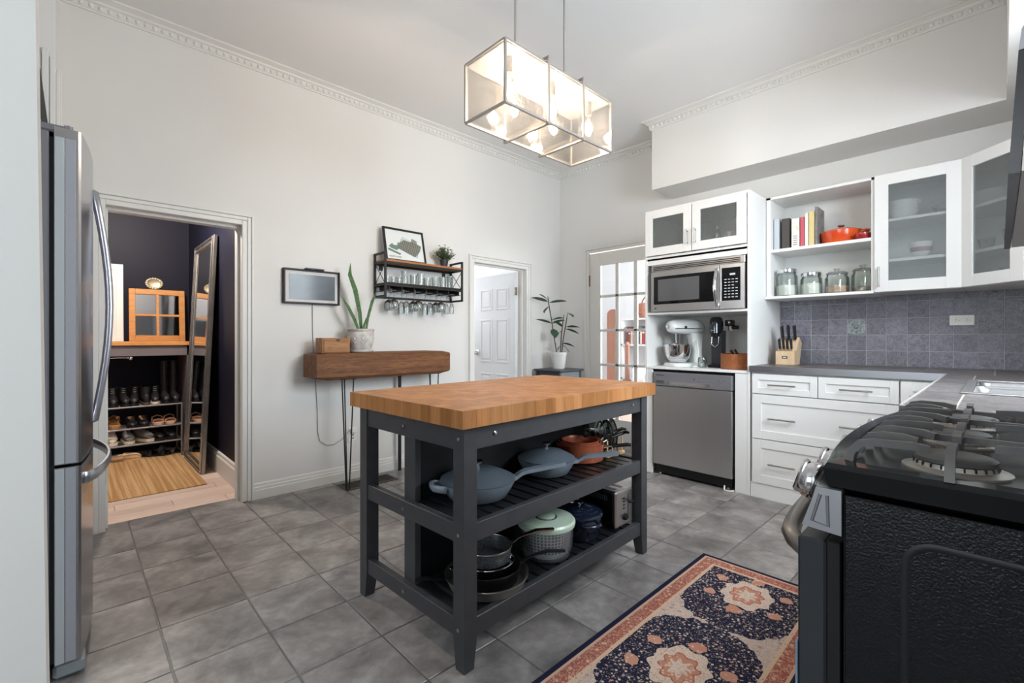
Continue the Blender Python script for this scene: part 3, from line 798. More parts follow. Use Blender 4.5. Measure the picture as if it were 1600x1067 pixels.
# --- tall appliance housing
PY0, PY1, PT = 1.240, 2.084, 2.216
pn = thing('appliance_housing', 'tall white housing with glass-doored top around microwave and dishwasher', 'cabinet', (3.9, 1.66, 0))
t = .018
b = MB(); b.box(XF, XB-.002, PY0, PY0+t, 0, PT, .001); b.build('side_panel', M_cab, pn)
b = MB(); b.box(XF, XB-.002, PY1-t, PY1, 0, PT, .001); b.build('side_panel', M_cab, pn)
b = MB(); b.box(XF+.002, XF+.02, PY0+t, 1.345, 0, .878, .001); b.build('filler_panel', M_cab, pn)
b = MB(); b.box(XF+.002, XF+.02, 2.018, PY1-t, 0, .878, .001); b.build('filler_panel', M_cab, pn)
MB().box(XF, XB-.002, PY0+t, PY1-t, PT-.018, PT, .001).build('top_panel', M_cab, pn)
MB().box(XF+.003, XB-.002, PY0+t, PY1-t, 1.790, 1.808, .001).build('shelf', M_cab, pn)
MB().box(XF+.003, XF+.02, PY0+t, PY1-t, 1.752, 1.826, .001).build('valance', M_cab, pn)
MB().box(XF+.0, XB-.002, PY0+t, PY1-t, 1.336, 1.354, .001).build('shelf', M_cab, pn)
MB().box(XF-.004, XB-.002, PY0+t, PY1-t, .880, .900, .003).build('worktop', M_cab, pn)
MB().box(XB-.012, XB-.002, PY0+t, PY1-t, .9, PT-.018).build('back_panel', M_cabin, pn)
def glass_door(parent, y0, y1, z0, z1, x, gl, fw=.062, t=.02, hy=None, hz=None):
    b = MB()
    b.box(x-t, x, y0, y0+fw, z0, z1, .0015); b.box(x-t, x, y1-fw, y1, z0, z1, .0015); b.box(x-t, x, y0+fw, y1-fw, z1-fw, z1, .0015); b.box(x-t, x, y0+fw, y1-fw, z0, z0+fw, .0015)
    d = b.build('door', M_cab, parent)
    MB().box(x-.012, x-.008, y0+fw-.004, y1-fw+.004, z0+fw-.004, z1-fw+.004).build('glass_pane', gl, d)
    if hy is not None: bar_handle_v(d, x-t, hy, hz[0], hz[1])
    return d
glass_door(pn, 1.671, 2.072, 1.830, 2.205, XF, M_rain, .065, hy=1.70, hz=(1.88, 2.0))
glass_door(pn, 1.262, 1.664, 1.830, 2.205, XF, M_rain, .065, hy=1.635, hz=(1.88, 2.0))
# a few vases behind the rain glass
def vase(name, prof, c, m, label, cat, grp=None):
    o = MB().lathe(prof, (c[0], c[1], 0), 16).build('body', m, None, 60)
    th = thing(name, label, cat, c, grp); o.parent = th
    o.data.transform(TR(-c[0], -c[1], 0)); return th
vase('glass_tumbler', [(.03, 0), (.035, .12), (.032, .12), (.027, .006)], (3.72, 1.93, 1.809), M_jar, 'tall glass behind the left rain-glass door', 'glass')
vase('glass_jug', [(.04, 0), (.05, .06), (.035, .12), (.04, .15), (.036, .15), (.03, .11), (.045, .06)], (3.75, 1.84, 1.809), mat('green_tint_glass', '#8fae9a', .15), 'greenish jug behind the left rain-glass door', 'jug')
vase('white_mug', [(.04, 0), (.042, .09), (.038, .09), (.036, .008)], (3.70, 1.755, 1.809), M_ceramic, 'white mug behind the left rain-glass door', 'mug')
vase('cocktail_shaker', [(.035, 0), (.04, .13), (.032, .17), (.02, .19), (.02, .22)], (3.72, 1.545, 1.809), M_chrome, 'steel shaker behind the right rain-glass door', 'shaker')
vase('white_vase', [(.035, 0), (.05, .05), (.03, .12), (.022, .15), (.03, .17), (.026, .17)], (3.76, 1.465, 1.809), M_ceramic, 'white bottle vase behind the right rain-glass door', 'vase')

# --- microwave
mw = thing('microwave', 'stainless over-range style microwave in the tall white housing', 'microwave', (3.8, 1.65, 1.355))
y0, y1, z0, z1 = 1.272, 2.022, 1.358, 1.748
MB().box(XF+.012, XB-.05, y0, y1, z0, z1, .004).build('body', M_dark, mw)
b = MB(); b.box(XF-.008, XF+.02, y0, y1, z1-.055, z1, .003); v = b.build('vent_grille', M_steel, mw)
for k in range(3): MB().box(XF-.012, XF-.006, y0+.03, y1-.02, z1-.046+k*.013, z1-.040+k*.013, .001).build('vent_slat', M_dark, v)
# slightly bowed door
def bow(yv, base=XF-.012, amp=.018): 
    u = (yv-y0)/(y1-y0); return base - amp*(1-(2*u-1)**2)
def bowed(y0_, y1_, z0_, z1_, off, th, name, m, parent, n=12):
    ring = []
    vs = []; fs = []
    for i in range(n+1):
        yv = y0_ + (y1_-y0_)*i/n; x = bow(yv)-off
        vs += [(x, yv, z0_), (x, yv, z1_), (x+th, yv, z1_), (x+th, yv, z0_)]
    for i in range(n):
        for k in range(4): fs.append((i*4+k, i*4+(k+1) % 4, (i+1)*4+(k+1) % 4, (i+1)*4+k))
    fs += [(3, 2, 1, 0), (n*4, n*4+1, n*4+2, n*4+3)]
    return MB().add(vs, fs).build(name, m, parent, 30)
dr = bowed(1.448, y1, z0, z1-.058, 0, .03, 'door', M_steel, mw)
pc = bowed(y0, 1.444, z0, z1-.058, 0, .03, 'control_panel', M_steel, mw)
bowed(1.475, 1.995, z0+.06, z1-.10, .001, .008, 'door_surround', M_gloss, dr)
bowed(1.60, 1.955, z0+.085, z1-.125, .0018, .004, 'viewing_window', mat('microwave_glass', '#5a5a5c', .12, spec=.7), dr)
bowed(1.300, 1.430, z0+.06, z1-.085, .001, .006, 'key_panel', M_gloss, pc)
M_print = mat('white_print', '#c9cccd', .5)
b = MB()
for r_ in range(7):
    for c_ in range(4):
        if r_ in (2,) and c_ == 3: continue
        yy = 1.412 - c_*.026; zz = z0+.215 - r_*.022
        b.box(bow(yy)-.0018, bow(yy)-.0005, yy-.016, yy, zz, zz+.006)
b.box(bow(1.36)-.002, bow(1.36)-.0005, 1.335, 1.395, z0+.248, z0+.262)
b.build('key_print', M_print, pc)
b = MB(); b.tube([(bow(1.47)-.001, 1.47, z0+.03)] + [(bow(1.47)-.012-.045*math.sin(math.pi*k/10), 1.465-.004*math.sin(math.pi*k/10), z0+.03+(z1-z0-.12)*k/10) for k in range(11)] + [(bow(1.47)-.001, 1.47, z1-.09)], .011, 10)
b.build('handle', M_chrome, dr, 60)
b = MB(); b.lathe([(.012, 0), (.012, .002), (.008, .003)], (0, 0, 0), 14, TR(bow(1.98)-.0005, 1.98, z0+.03) @ RY(-90)); b.build('emblem', M_chrome, dr)

# --- dishwasher
dw_ = thing('dishwasher', 'stainless steel dishwasher under the mixer shelf', 'dishwasher', (3.8, 1.68, 0))
y0, y1 = 1.358, 1.998
MB().box(XF+.03, XB-.06, y0+.005, y1-.005, .03, .868).build('body', M_dark, dw_)
dd = MB().box(XF-.018, XF+.03, y0, y1, .092, .742, .004).build('door', M_steelv, dw_)
cp = MB().box(XF-.018, XF+.03, y0, y1, .746, .858, .004).build('control_strip', mat('silver_panel', '#9d9ca2', .32, .7), dw_)
MB().box(XF+.01, XF+.03, y0+.01, y1-.01, .02, .09).build('kick_plate', M_dark, dw_)
b = MB(); b.prism([(XF-.030, .762), (XF-.017, .752), (XF-.017, .785), (XF-.030, .785)], 1, 1.52, 1.85); b.build('handle', M_chrome, cp)
b = MB()
for k in range(3): b.box(XF-.0195, XF-.017, 1.90, 1.97, .765+k*.009, .769+k*.009)
b.build('vent_slot', M_dark, cp)
b = MB()
for k in range(9): b.box(XF-.0192, XF-.0175, 1.43+k*.022, 1.445+k*.022, .795, .800)
for yy in (1.41, 1.45, 1.64): b.box(XF-.0192, XF-.0175, yy, yy+.014, .808, .822)
b.build('button_print', mat('grey_print', '#6d6d74', .5), cp)
Mw = Matrix(((0, 0, -1, 0), (-1, 0, 0, 0), (0, 1, 0, 0), (0, 0, 0, 1)))
txt('lettering', 'SAMSUNG', .016, mat('dark_print', '#33333a', .5), TR(XF-.0185, 1.975, .828) @ Mw, cp)
for yy in (1.40, 1.955):
    b = MB(); b.cyl((XF+.02, yy, .01), (XF+.02, yy, .07), .010, n=8); b.cyl((XF+.02, yy, 0), (XF+.02, yy, .012), .018, n=10); b.build('foot', M_chrome, dw_)
b = MB(); b.tube([(XF-.0, 1.42, .03), (XF-.03, 1.41, .006), (XF-.03, 1.37, .006), (XF+.0, 1.352, .006)], .006, 6)
tag(b.build('drain_hose', M_white), 'short white hose end on the floor below the dishwasher', 'hose')

# --- wall cabinets
UX, UB, UT = 3.88, 1.442, 2.216
sh = thing('open_wall_shelf', 'white open wall cabinet holding cookbooks and jars', 'shelf', (4.0, .90, UB))
YL, YR_ = 1.236, .572
b = MB(); b.box(UX, XB-.002, YL-.03, YL, UB+.0, UT, .001); b.build('side_panel', M_cab, sh)
b = MB(); b.box(UX, XB-.002, YR_, YR_+.018, UB, UT, .001); b.build('side_panel', M_cab, sh)
MB().box(UX, XB-.002, YR_, YL, UT-.018, UT, .001).build('top_panel', M_cab, sh)
MB().box(UX-.03, XB-.002, YR_, 1.239, UB-.006, UB+.014, .002).build('shelf_board', M_cab, sh)
MB().box(UX, XB-.002, YR_+.018, YL-.03, 1.792, 1.815, .002).build('shelf_board', M_cab, sh)
MB().box(XB-.012, XB-.002, YR_+.018, YL-.03, UB, UT-.018).build('back_panel', M_cabin, sh)
gc = thing('glass_wall_cabinet', 'white wall cabinet with one frosted glass door and bowls inside', 'cabinet', (4.0, .36, UB))
b = MB(); b.box(UX, XB-.002, .553, .571, UB, UT); b.box(UX, XB-.002, .148, .166, UB, UT); b.box(UX, XB-.002, .166, .553, UT-.018, UT); b.box(UX, XB-.002, .166, .553, UB, UB+.018); b.box(XB-.012, XB-.002, .166, .553, UB, UT)
b.build('carcass', M_cabin, gc)
for zz in (1.640, 1.905): MB().box(UX+.01, XB-.012, .166, .553, zz, zz+.018, .001).build('shelf_board', M_cab, gc)
glass_door(gc, .150, .570, UB+.002, UT-.002, UX, M_frost, .072, hy=.545, hz=(UB+.03, UB+.165))
# diagonal corner cabinet
cc = thing('corner_wall_cabinet', 'white diagonal corner wall cabinet with a frosted glass door', 'cabinet', (4.0, -.15, UB))
P = [(XB-.002, .146), (UX, .146), (3.63, -.105), (3.63, YC+.002), (XB-.002, YC+.002)]
b = MB(); b.prism(P, 2, UT-.018, UT); b.prism(P, 2, UB, UB+.018); b.build('top_and_base', M_cab, cc)
b = MB(); b.box(UX, XB-.002, .130, .146, UB+.018, UT-.018); b.box(3.63, 3.646, YC+.002, -.105, UB+.018, UT-.018); b.box(XB-.012, XB-.002, YC+.01, .13, UB+.018, UT-.018); b.box(3.65, XB-.012, YC+.002, YC+.012, UB+.018, UT-.018)
b.build('carcass', M_cabin, cc)
for zz in (1.640, 1.905): MB().prism([(XB-.015, .128), (UX+.005, .128), (3.65, -.10), (3.65, YC+.015), (XB-.015, YC+.015)], 2, zz, zz+.018).build('shelf_board', M_cab, cc)
# door on the diagonal: build along local y then rotate 45 degrees about the hinge corner
dl = math.hypot(.25, .251)
Md = TR(UX, .146, 0) @ RZ(-45) @ TR(-UX, -.146, 0)
b = MB(); fw = .07; zz0, zz1 = UB+.002, UT-.002; q0, q1 = .146-dl+.002, .144
for s_ in ((UX-.02, UX, q0, q0+fw, zz0, zz1), (UX-.02, UX, q1-fw, q1, zz0, zz1), (UX-.02, UX, q0+fw, q1-fw, zz1-fw, zz1), (UX-.02, UX, q0+fw, q1-fw, zz0, zz0+fw)): b.box(*s_, .0015, Md)
dd_ = b.build('door', M_cab, cc)
MB().box(UX-.012, UX-.008, q0+fw-.004, q1-fw+.004, zz0+fw-.004, zz1-fw+.004, 0, Md).build('glass_pane', M_frost, dd_)
# crockery behind the frosted glass
def bowl_thing(c, r, h, m, label, name='bowl', cat='bowl', grp=None, n=1, step=.02):
    for k in range(n):
        z = c[2] + k*step
        th = thing(name, label if n == 1 else ['lowest ', 'second ', 'third ', 'topmost '][k if k < n-1 else 3] + label, cat, (c[0], c[1], z), grp)
        MB().lathe([(r*.45, 0), (r*.8, h*.35), (r, h), (r*.96, h), (r*.75, h*.4), (r*.42, .006), (0.0001, .006)], (c[0], c[1], z), 20).build('shell', m, th, 60)
bowl_thing((3.985, .44, 1.924), .085, .05, M_ceramic, 'white bowl of the nested stack behind the frosted glass door', grp='nested white bowls', n=4, step=.022)
bowl_thing((3.955, .345, 1.659), .062, .095, M_ceramic, 'deep white bowl with mauve band behind the frosted door')
MB().lathe([(.0525, .034), (.0575, .062)], (3.955, .345, 1.659), 20, closed=False).build('painted_band', mat('mauve_glaze', '#9a7a80', .4), [o for o in bpy.data.objects if o.get('label', '').startswith('deep white bowl')][0])
bowl_thing((4.03, .24, 1.924), .06, .06, M_jar, 'clear glass bowl at the right end of the top shelf behind the glass door')
bowl_thing((4.02, .36, 1.461), .13, .035, M_jar, 'wide glass dish on the lowest shelf behind the frosted door', 'glass_dish', 'dish', n=1)
bowl_thing((3.93, .02, 1.924), .10, .04, M_ceramic, 'white plate of the stack on the corner cabinet top shelf', 'plate', 'plate', 'corner cabinet plates', 3, .02)
bowl_thing((3.85, -.06, 1.659), .05, .10, M_jar, 'clear glass vase on the corner cabinet middle shelf', 'glass_vase', 'vase')
bowl_thing((3.93, .05, 1.659), .04, .07, M_jar, 'small clear tumbler on the corner cabinet middle shelf', 'tumbler', 'glass')
bowl_thing((3.83, -.06, 1.461), .06, .08, M_jar, 'clear glass bowl at the bottom of the corner cabinet', 'glass_bowl', 'bowl')

# --- objects in the open shelf
def book(y1, w, h, d, m, label, z=1.816, lean=0):
    th = thing('cookbook', label, 'book', (UX+.06+d/2, y1-w/2, z), 'cookbooks on the open shelf')
    x0 = UX+.06
    b = MB(); b.box(x0, x0+d, y1-w, y1-w+.003, z, z+h); b.box(x0, x0+d, y1-.003, y1, z, z+h); b.box(x0-.002, x0+.002, y1-w, y1, z, z+h, .001)
    b.build('cover', m, th); MB().box(x0+.002, x0+d-.004, y1-w+.003, y1-.003, z+.004, z+h-.004).build('pages', M_paper, th)
    if lean: th.rotation_euler = (R(lean), 0, 0)
    return th
x0 = UX+.06
M_bk = [mat('book_pale_grey', '#c9cdd2', .6), mat('book_charcoal', '#4a4543', .6), mat('book_white', '#e6e2dc', .6), mat('book_pink', '#c85a68', .6), mat('book_ivory', '#e8e2da', .6), mat('book_yellow', '#d8c48a', .6), mat('book_grey_photo', '#6d6a6a', .5, col2='#8d8a88', vs=30)]
book(1.200, .036, .245, .16, M_bk[0], 'pale grey cookbook at the left end of the row')
b2 = book(1.146, .052, .235, .17, M_bk[1], 'thick charcoal cookbook second in the row')
b3 = book(1.080, .052, .225, .17, M_bk[2], 'white cookbook with a red disc on its spine')
MB().lathe([(.0001, 0), (.020, 0), (.020, .001), (.0001, .001)], (0, 0, 0), 18, TR(x0-.002, 1.054, 1.816+.145) @ RY(-90)).build('red_disc', M_red, b3)
g = MB()
for k in range(5): g.box(x0-.003, x0-.0015, 1.040, 1.068, 1.84+k*.016, 1.846+k*.016)
g.build('spine_print', mat('grey_book_print', '#8a8580', .6), b3)
book(1.022, .026, .225, .16, M_bk[3], 'slim pink cookbook between two white ones')
book(.992, .022, .250, .17, M_bk[4], 'tall ivory cookbook right of the pink one')
book(.966, .034, .255, .17, M_bk[5], 'pale yellow cookbook near the right end of the row')
bl = book(.928, .016, .285, .19, M_bk[6], 'large grey photo cookbook turned with its cover showing')
# orange braiser
ob = thing('orange_braiser', 'orange enamel braiser with lid beside the cookbooks', 'pot', (4.05, .79, 1.816))
c = (4.05, .79, 1.816)
MB().lathe([(.105, 0), (.118, .012), (.126, .085), (.122, .085), (.112, .02), (.0001, .012)], c, 32).build('body', M_orange, ob, 50)
MB().lathe([(.127, .085), (.128, .093), (.10, .106), (.04, .116), (.0001, .117)], c, 32).build('lid', M_orange, ob, 50)
MB().lathe([(.008, .116), (.008, .126), (.020, .134), (.022, .141), (.016, .145), (.0001, .145)], c, 16).build('knob', M_nickel, ob, 50)
for s_ in (-1, 1):
    MB().tube([(c[0]-.03, c[1]+s_*.118, c[2]+.075), (c[0]-.028, c[1]+s_*.152, c[2]+.082), (c[0], c[1]+s_*.162, c[2]+.084), (c[0]+.028, c[1]+s_*.152, c[2]+.082), (c[0]+.03, c[1]+s_*.118, c[2]+.075)], .009, 8).build('handle', M_orange, ob, 60)
rc = thing('red_cocotte', 'small red lidded cocotte in front of the orange braiser', 'pot', (3.945, .645, 1.816)); c = (3.945, .645, 1.816)
MB().lathe([(.036, 0), (.044, .006), (.047, .038), (.044, .038), (.04, .008), (.0001, .006)], c, 24).build('body', M_red, rc, 50)
MB().lathe([(.048, .038), (.048, .043), (.03, .050), (.0001, .052)], c, 24).build('lid', M_red, rc, 50)
MB().lathe([(.004, .05), (.010, .058), (.008, .062), (.0001, .063)], c, 10).build('knob', M_chrome, rc, 50)
for s_ in (-1, 1): MB().tube([(c[0]-.012, c[1]+s_*.043, c[2]+.032), (c[0], c[1]+s_*.062, c[2]+.035), (c[0]+.012, c[1]+s_*.043, c[2]+.032)], .005, 6).build('handle', M_red, rc, 60)
# four jars
def jar(y, r, h, fill, fm, metal, label):
    c = (3.985, y, UB+.0145); th = thing('storage_jar', label, 'jar', c, 'glass jars on the lower open shelf')
    MB().lathe([(r*.92, 0), (r, .008), (r, h*.8), (r*.86, h*.9), (r*.86, h), (r*.82, h), (r*.82, h*.9), (r*.95, h*.79), (r*.95, .01), (.0001, .008)], c, 24).build('glass_body', M_jar, th, 50)
    MB().lathe([(.0001, .0095), (r*.94, .0095), (r*.94, fill), (r*.5, fill+.006), (.0001, fill+.003)], c, 24).build('contents', fm, th, 50)
    if metal: MB().lathe([(r*.93, h-.012), (r*.95, h-.008), (r*.95, h+.014), (r*.90, h+.018), (.0001, h+.018)], c, 24).build('lid', M_chrome, th, 40)
    else:
        l = MB().lathe([(r*.9, h), (r*.92, h+.008), (r*.7, h+.018), (.016, h+.022), (.012, h+.028), (.022, h+.036), (.018, h+.042), (.0001, h+.043)], c, 24).build('lid', M_jar, th, 50)
    return th
jar(1.125, .074, .190, .085, M_flour, True, 'tallest glass jar with metal lid, half full of flour')
jar(.962, .070, .150, .085, M_flour, True, 'shorter embossed glass jar with metal lid, second from the left')
jar(.802, .074, .140, .055, M_oats, False, 'glass-lidded jar of pale oats, third from the left')
jar(.652, .066, .150, .035, mat('dark_tea', '#5a4a40', .9, col2='#c9b29c', vs=40), False, 'glass-lidded jar nearly empty, rightmost on the shelf')
# knife block
kb = thing('knife_block', 'pale wooden knife block with a dark name plate on the counter', 'knife block', (3.93, 1.10, CT))
b = MB(); b.prism([(3.86, CT+.001), (3.99, CT+.001), (4.05, CT+.16), (3.99, CT+.205), (3.91, CT+.105), (3.86, CT+.10)], 1, 1.040, 1.165); b.build('block', M_lightwood, kb)
MB().box(3.858, 3.861, 1.085, 1.122, CT+.045, CT+.066).build('name_plate', mat('dark_plate', '#4a4a4a', .4, .4), kb)
b = MB(); b.box(3.8575, 3.8585, 1.092, 1.115, CT+.052, CT+.059); b.build('plate_print', M_print, kb)
M_knifeh = mat('black_knife_handle', '#26262a', .35)
dirv = Vector((-.30, 0, .95)).normalized()
def knife(y, x, z, L, w, label):
    th = thing('kitchen_knife', label, 'knife', (x, y, z), 'knives in the block')
    p0 = Vector((x, y, z)) - dirv*.03; p1 = Vector((x, y, z)) + dirv*L
    MB().tube([p0, p0+dirv*.034], .006, 8, flat=(1, .55)).build('bolster', M_chrome, th)
    b = MB(); b.tube([p0+dirv*.034, p0+dirv*.05, p0+dirv*(L*.6), p1-dirv*.01, p1], [w*.8, w, w*.9, w*1.1, w*.7], 8, flat=(1.25, .75)); hd = b.build('handle', M_knifeh, th, 50)
    MB().tube([p1-dirv*.004, p1+dirv*.003], w*.8, 8, flat=(1.2, .7)).build('end_cap', M_chrome, th)
names = ['leftmost of the front row of short knives', 'second of the front row of short knives', 'third of the front row of short knives', 'rightmost of the front row of short knives']
for i in range(4): knife(1.145-i*.026, 3.895, CT+.115, .085, .0115, 'black handled steak knife, ' + names[i])
for i, n_ in enumerate(('left', 'middle', 'right')): knife(1.145-i*.042, 3.965, CT+.185, .115, .0145, 'long black handled knife at the %s of the back row' % n_)

# --- niche above the dishwasher: mixer, soda machine, wooden bowl, small glass
NZ = .9005
mx = thing('stand_mixer', 'white stand mixer with steel bowl on the dishwasher worktop', 'mixer', (3.80, 1.84, NZ))
M_mix = mat('white_enamel_mixer', '#e2e4e2', .2, coat=.5)
c = Vector((3.80, 1.84, NZ))
def L(x, y, z): return (c.x+x, c.y+y, c.z+z)      # local: -x is the mixer's front
pts = []
def rrect(x0, x1, y, z, n=5, r=.06):
    ring = []
    for (cx, cy, a0) in ((x1-r, y-r, 0), (x0+r, y-r, 90), (x0+r, -y+r, 180), (x1-r, -y+r, 270)):
        for k in range(n): a = R(a0+90*k/(n-1)); ring.append(L(cx+r*math.cos(a), cy+r*math.sin(a), z))
    return ring
MB().loft([rrect(-.18, .15, .10, .001), rrect(-.18, .15, .10, .022), rrect(-.17, .14, .09, .030)]).build('base', M_mix, mx, 40)
MB().loft([rrect(.05, .145, .055, .028, r=.03), rrect(.06, .14, .045, .12, r=.03), rrect(.03, .15, .05, .24, r=.03), rrect(.02, .15, .055, .28, r=.03)]).build('column', M_mix, mx, 50)
rings = []
for (x, ry, rz, zc) in ((-.175, .02, .02, .335), (-.17, .045, .045, .335), (-.14, .058, .058, .335), (-.05, .062, .064, .335), (.05, .062, .066, .335), (.12, .058, .062, .33), (.155, .04, .045, .325), (.165, .012, .015, .322)):
    rings.append([L(x, ry*math.cos(2*math.pi*k/16), zc+rz*math.sin(2*math.pi*k/16)) for k in range(16)])
MB().loft(rings).build('motor_head', M_mix, mx, 60)
MB().cyl(L(-.178, 0, .335), L(-.19, 0, .335), .016, n=14).build('hub_cap', M_chrome, mx)
MB().ball(L(-.05, -.062, .33), .012, .012, .012, 8, 6).build('speed_knob', M_dark, mx, 60)
b = MB(); rings = []
for (x, k_) in ((-.165, .9), (.14, .9)): pass
b.tube([L(-.168, 0, .318), L(-.14, -.0605, .318), L(.12, -.0605, .318)], .004, 6); b.tube([L(-.168, 0, .318), L(-.14, .0605, .318), L(.12, .0605, .318)], .004, 6)
b.build('trim_band', M_chrome, mx)
MB().cyl(L(-.085, 0, .275), L(-.085, 0, .19), .022, .016, n=12).build('attachment_shaft', M_chrome, mx)
bw = MB().lathe([(.055, .034), (.065, .036), (.092, .07), (.105, .12), (.108, .185), (.112, .188), (.105, .186), (.10, .12), (.085, .07), (.0001, .045)], L(-.085, 0, 0), 28).build('steel_bowl', M_chrome, mx, 50)
MB().tube([L(-.085-.02, .105, .165), L(-.085-.02, .15, .16), L(-.085-.02, .15, .10), L(-.085-.02, .10, .085)], .007, 8, flat=(1, 1.6)).build('bowl_handle', M_chrome, bw, 50)
b = MB()
for k in range(6):
    a = math.pi*k/6; 
    b.tube([L(-.085+.02*math.cos(a), .02*math.sin(a), .19), L(-.085+.05*math.cos(a), .05*math.sin(a), .12), L(-.085+.03*math.cos(a), .03*math.sin(a), .07)], .002, 5)
b.build('whisk', M_chrome, mx)
MB().tube([L(.06, -.06, .22), L(.02, -.13, .15), L(.0, -.16, .06), L(-.03, -.18, .006), L(-.06, -.17, .004)], .004, 6).build('power_cord', M_white, mx, 60)
spin(mx, -28)
sm = thing('soda_maker', 'black and chrome sparkling water maker beside the mixer', 'soda maker', (3.80, 1.585, NZ))
b = MB(); b.box(3.74, 3.88, 1.53, 1.635, NZ, NZ+.022, .008); b.build('base', M_dark, sm)
b = MB(); b.prism([(3.80, NZ+.02), (3.87, NZ+.02), (3.88, NZ+.30), (3.79, NZ+.30)], 1, 1.540, 1.625); b.build('column', mat('graphite_plastic', '#3a3a40', .35), sm)
b = MB(); rings = []
for (z, hx, hy) in ((.275, .055, .048), (.28, .066, .052), (.37, .064, .050), (.40, .055, .045), (.41, .035, .03)):
    rings.append([(3.795+hx*math.cos(2*math.pi*k/20), 1.583+hy*math.sin(2*math.pi*k/20), NZ+z) for k in range(20)])
b.loft(rings); b.build('head', mat('smoked_chrome', '#55575c', .1, .9), sm, 50)
MB().lathe([(.0001, .245), (.022, .245), (.026, .276)], (3.785, 1.583, NZ), 14).build('nozzle', M_dark, sm)
MB().tube([(3.775, 1.61, NZ+.25), (3.77, 1.612, NZ+.19), (3.77, 1.583, NZ+.165), (3.77, 1.556, NZ+.19), (3.775, 1.556, NZ+.25)], .004, 8).build('bottle_clip', M_chrome, sm, 60)
MB().box(3.729, 3.732, 1.57, 1.60, NZ+.30, NZ+.304).build('logo_line', M_print, sm)
bk = thing('espresso_bracket', 'black bracket with chrome knob beside the soda maker head', 'bracket', (3.86, 1.50, NZ+.32))
MB().box(3.84, 3.90, 1.475, 1.535, NZ+.335, NZ+.385, .006).build('mount', M_dark, bk); MB().cyl((3.87, 1.50, NZ+.325), (3.87, 1.44, NZ+.325), .016, n=12).build('arm', M_dark, bk); MB().ball((3.84, 1.50, NZ+.365), .016).build('knob', M_chrome, bk, 60); MB().cyl((3.87, 1.50, NZ+.3), (3.87, 1.50, NZ+.335), .02, n=12).build('collar', M_chrome, bk)
wb = thing('wooden_salad_bowl', 'round segmented teak bowl at the right of the niche', 'bowl', (3.74, 1.40, NZ)); c = (3.74, 1.40, NZ)
for ring_ in range(3):
    n_ = 10
    for k in range(n_):
        a0 = 2*math.pi*(k+.5*(ring_ % 2))/n_; a1 = a0+2*math.pi/n_
        ro, ri = .118, .106; z0, z1 = .002+ring_*.0385, .002+(ring_+1)*.0385
        vs = []
        for rr in (ro, ri):
            for z in (z0, z1):
                for q in range(4): a = a0+(a1-a0)*q/3; vs.append((c[0]+rr*math.cos(a), c[1]+rr*math.sin(a), c[2]+z))
        fs_ = []
        for q in range(3): fs_ += [(q, q+1, 4+q+1, 4+q), (8+q, 12+q, 12+q+1, 8+q+1), (4+q, 4+q+1, 12+q+1, 12+q), (q, 8+q, 8+q+1, q+1)]
        fs_ += [(0, 4, 12, 8), (3, 11, 15, 7)]
        MB().add(vs, fs_).build('segment', M_bowlwood, wb, 30)
MB().lathe([(.0001, .003), (.106, .003), (.106, .012), (.0001, .012)], c, 24).build('bottom', M_bowlwood, wb)
for i, (dy, dz) in enumerate(((.012, .0), (-.02, .004))):
    th = thing('salad_server', 'dark wooden salad server, %s of the two in the teak bowl' % ('left' if i == 0 else 'right'), 'server', (3.74, 1.40, NZ+.02), 'salad servers')
    MB().tube([(3.80, 1.38+dy, NZ+.02), (3.735, 1.415+dy, NZ+.115), (3.72, 1.43+dy, NZ+.145+dz)], [.007, .010, .011], 8, flat=(1, .5)).build('paddle', M_darkwood, th, 60)
gg = thing('glass_measure', 'small clear glass bowl beside the soda maker', 'glass', (3.70, 1.655, NZ))
MB().lathe([(.02, 0), (.03, .004), (.036, .05), (.03, .085), (.028, .085), (.033, .05), (.026, .008), (.0001, .006)], (3.70, 1.655, NZ), 18).build('shell', M_jar, gg, 50)
# ================================================================== RANGE AND HOOD
RX0, RX1 = .968, 1.780
rg = thing('gas_range', 'black gas range with steel knobs in the right foreground', 'stove', (1.37, -.1, 0))
b = MB(); b.box(RX0+.004, RX1-.004, YC+.012, .186, .04, .868); b.build('body', M_gloss, rg)
# leathered side panel with a pressed arch
b = MB(); b.box(RX0-.001, RX0+.006, YC+.012, .184, .02, .868, .002); sp = b.build('side_panel', M_stove, rg)
pts = [(RX0-.001, .104, .03)] + [(RX0-.001, .104, .03+.72*k/6) for k in range(1, 7)] + [(RX0-.001, .064+.04*math.cos(R(a)), .775+.04*math.sin(R(a))) for a in (15, 30, 45, 60, 75, 90)] + [(RX0-.001, .02-.06*k, .815) for k in range(6)]
MB().tube(pts, .006, 8, flat=(.35, 1)).build('pressed_arch', mat('pressed_groove', '#0b0b0d', .5), sp, 60)
# cooktop with bowed front edge and rolled lip
def front_y(x): u = (x-RX0)/(RX1-RX0); return .216 + .028*(1-(2*u-1)**2)
def deck(z0, z1, inset, name, m, ych=None, sm=None):
    n = 16; poly = [(RX0+inset + (RX1-RX0-2*inset)*i/n, front_y(RX0+(RX1-RX0)*i/n)-inset) for i in range(n+1)]
    poly = [(RX0+inset, YC+.012)] + poly + [(RX1-inset, YC+.012)]
    return poly
P0, P1 = deck(0, 0, 0, '', None), deck(0, 0, .005, '', None)
P5 = deck(0, 0, .013, '', None)
P2 = deck(0, 0, .030, '', None); P3 = deck(0, 0, .040, '', None)
b = MB(); b.loft([[(x, y, .872) for x, y in P5], [(x, y, .878) for x, y in P1], [(x, y, .910) for x, y in P0], [(x, y, .919) for x, y in P1], [(x, y, .921) for x, y in P2], [(x, y, .912) for x, y in P3]])
b.build('cooktop', M_gloss, rg, 30)
P4 = deck(0, 0, .042, '', None)
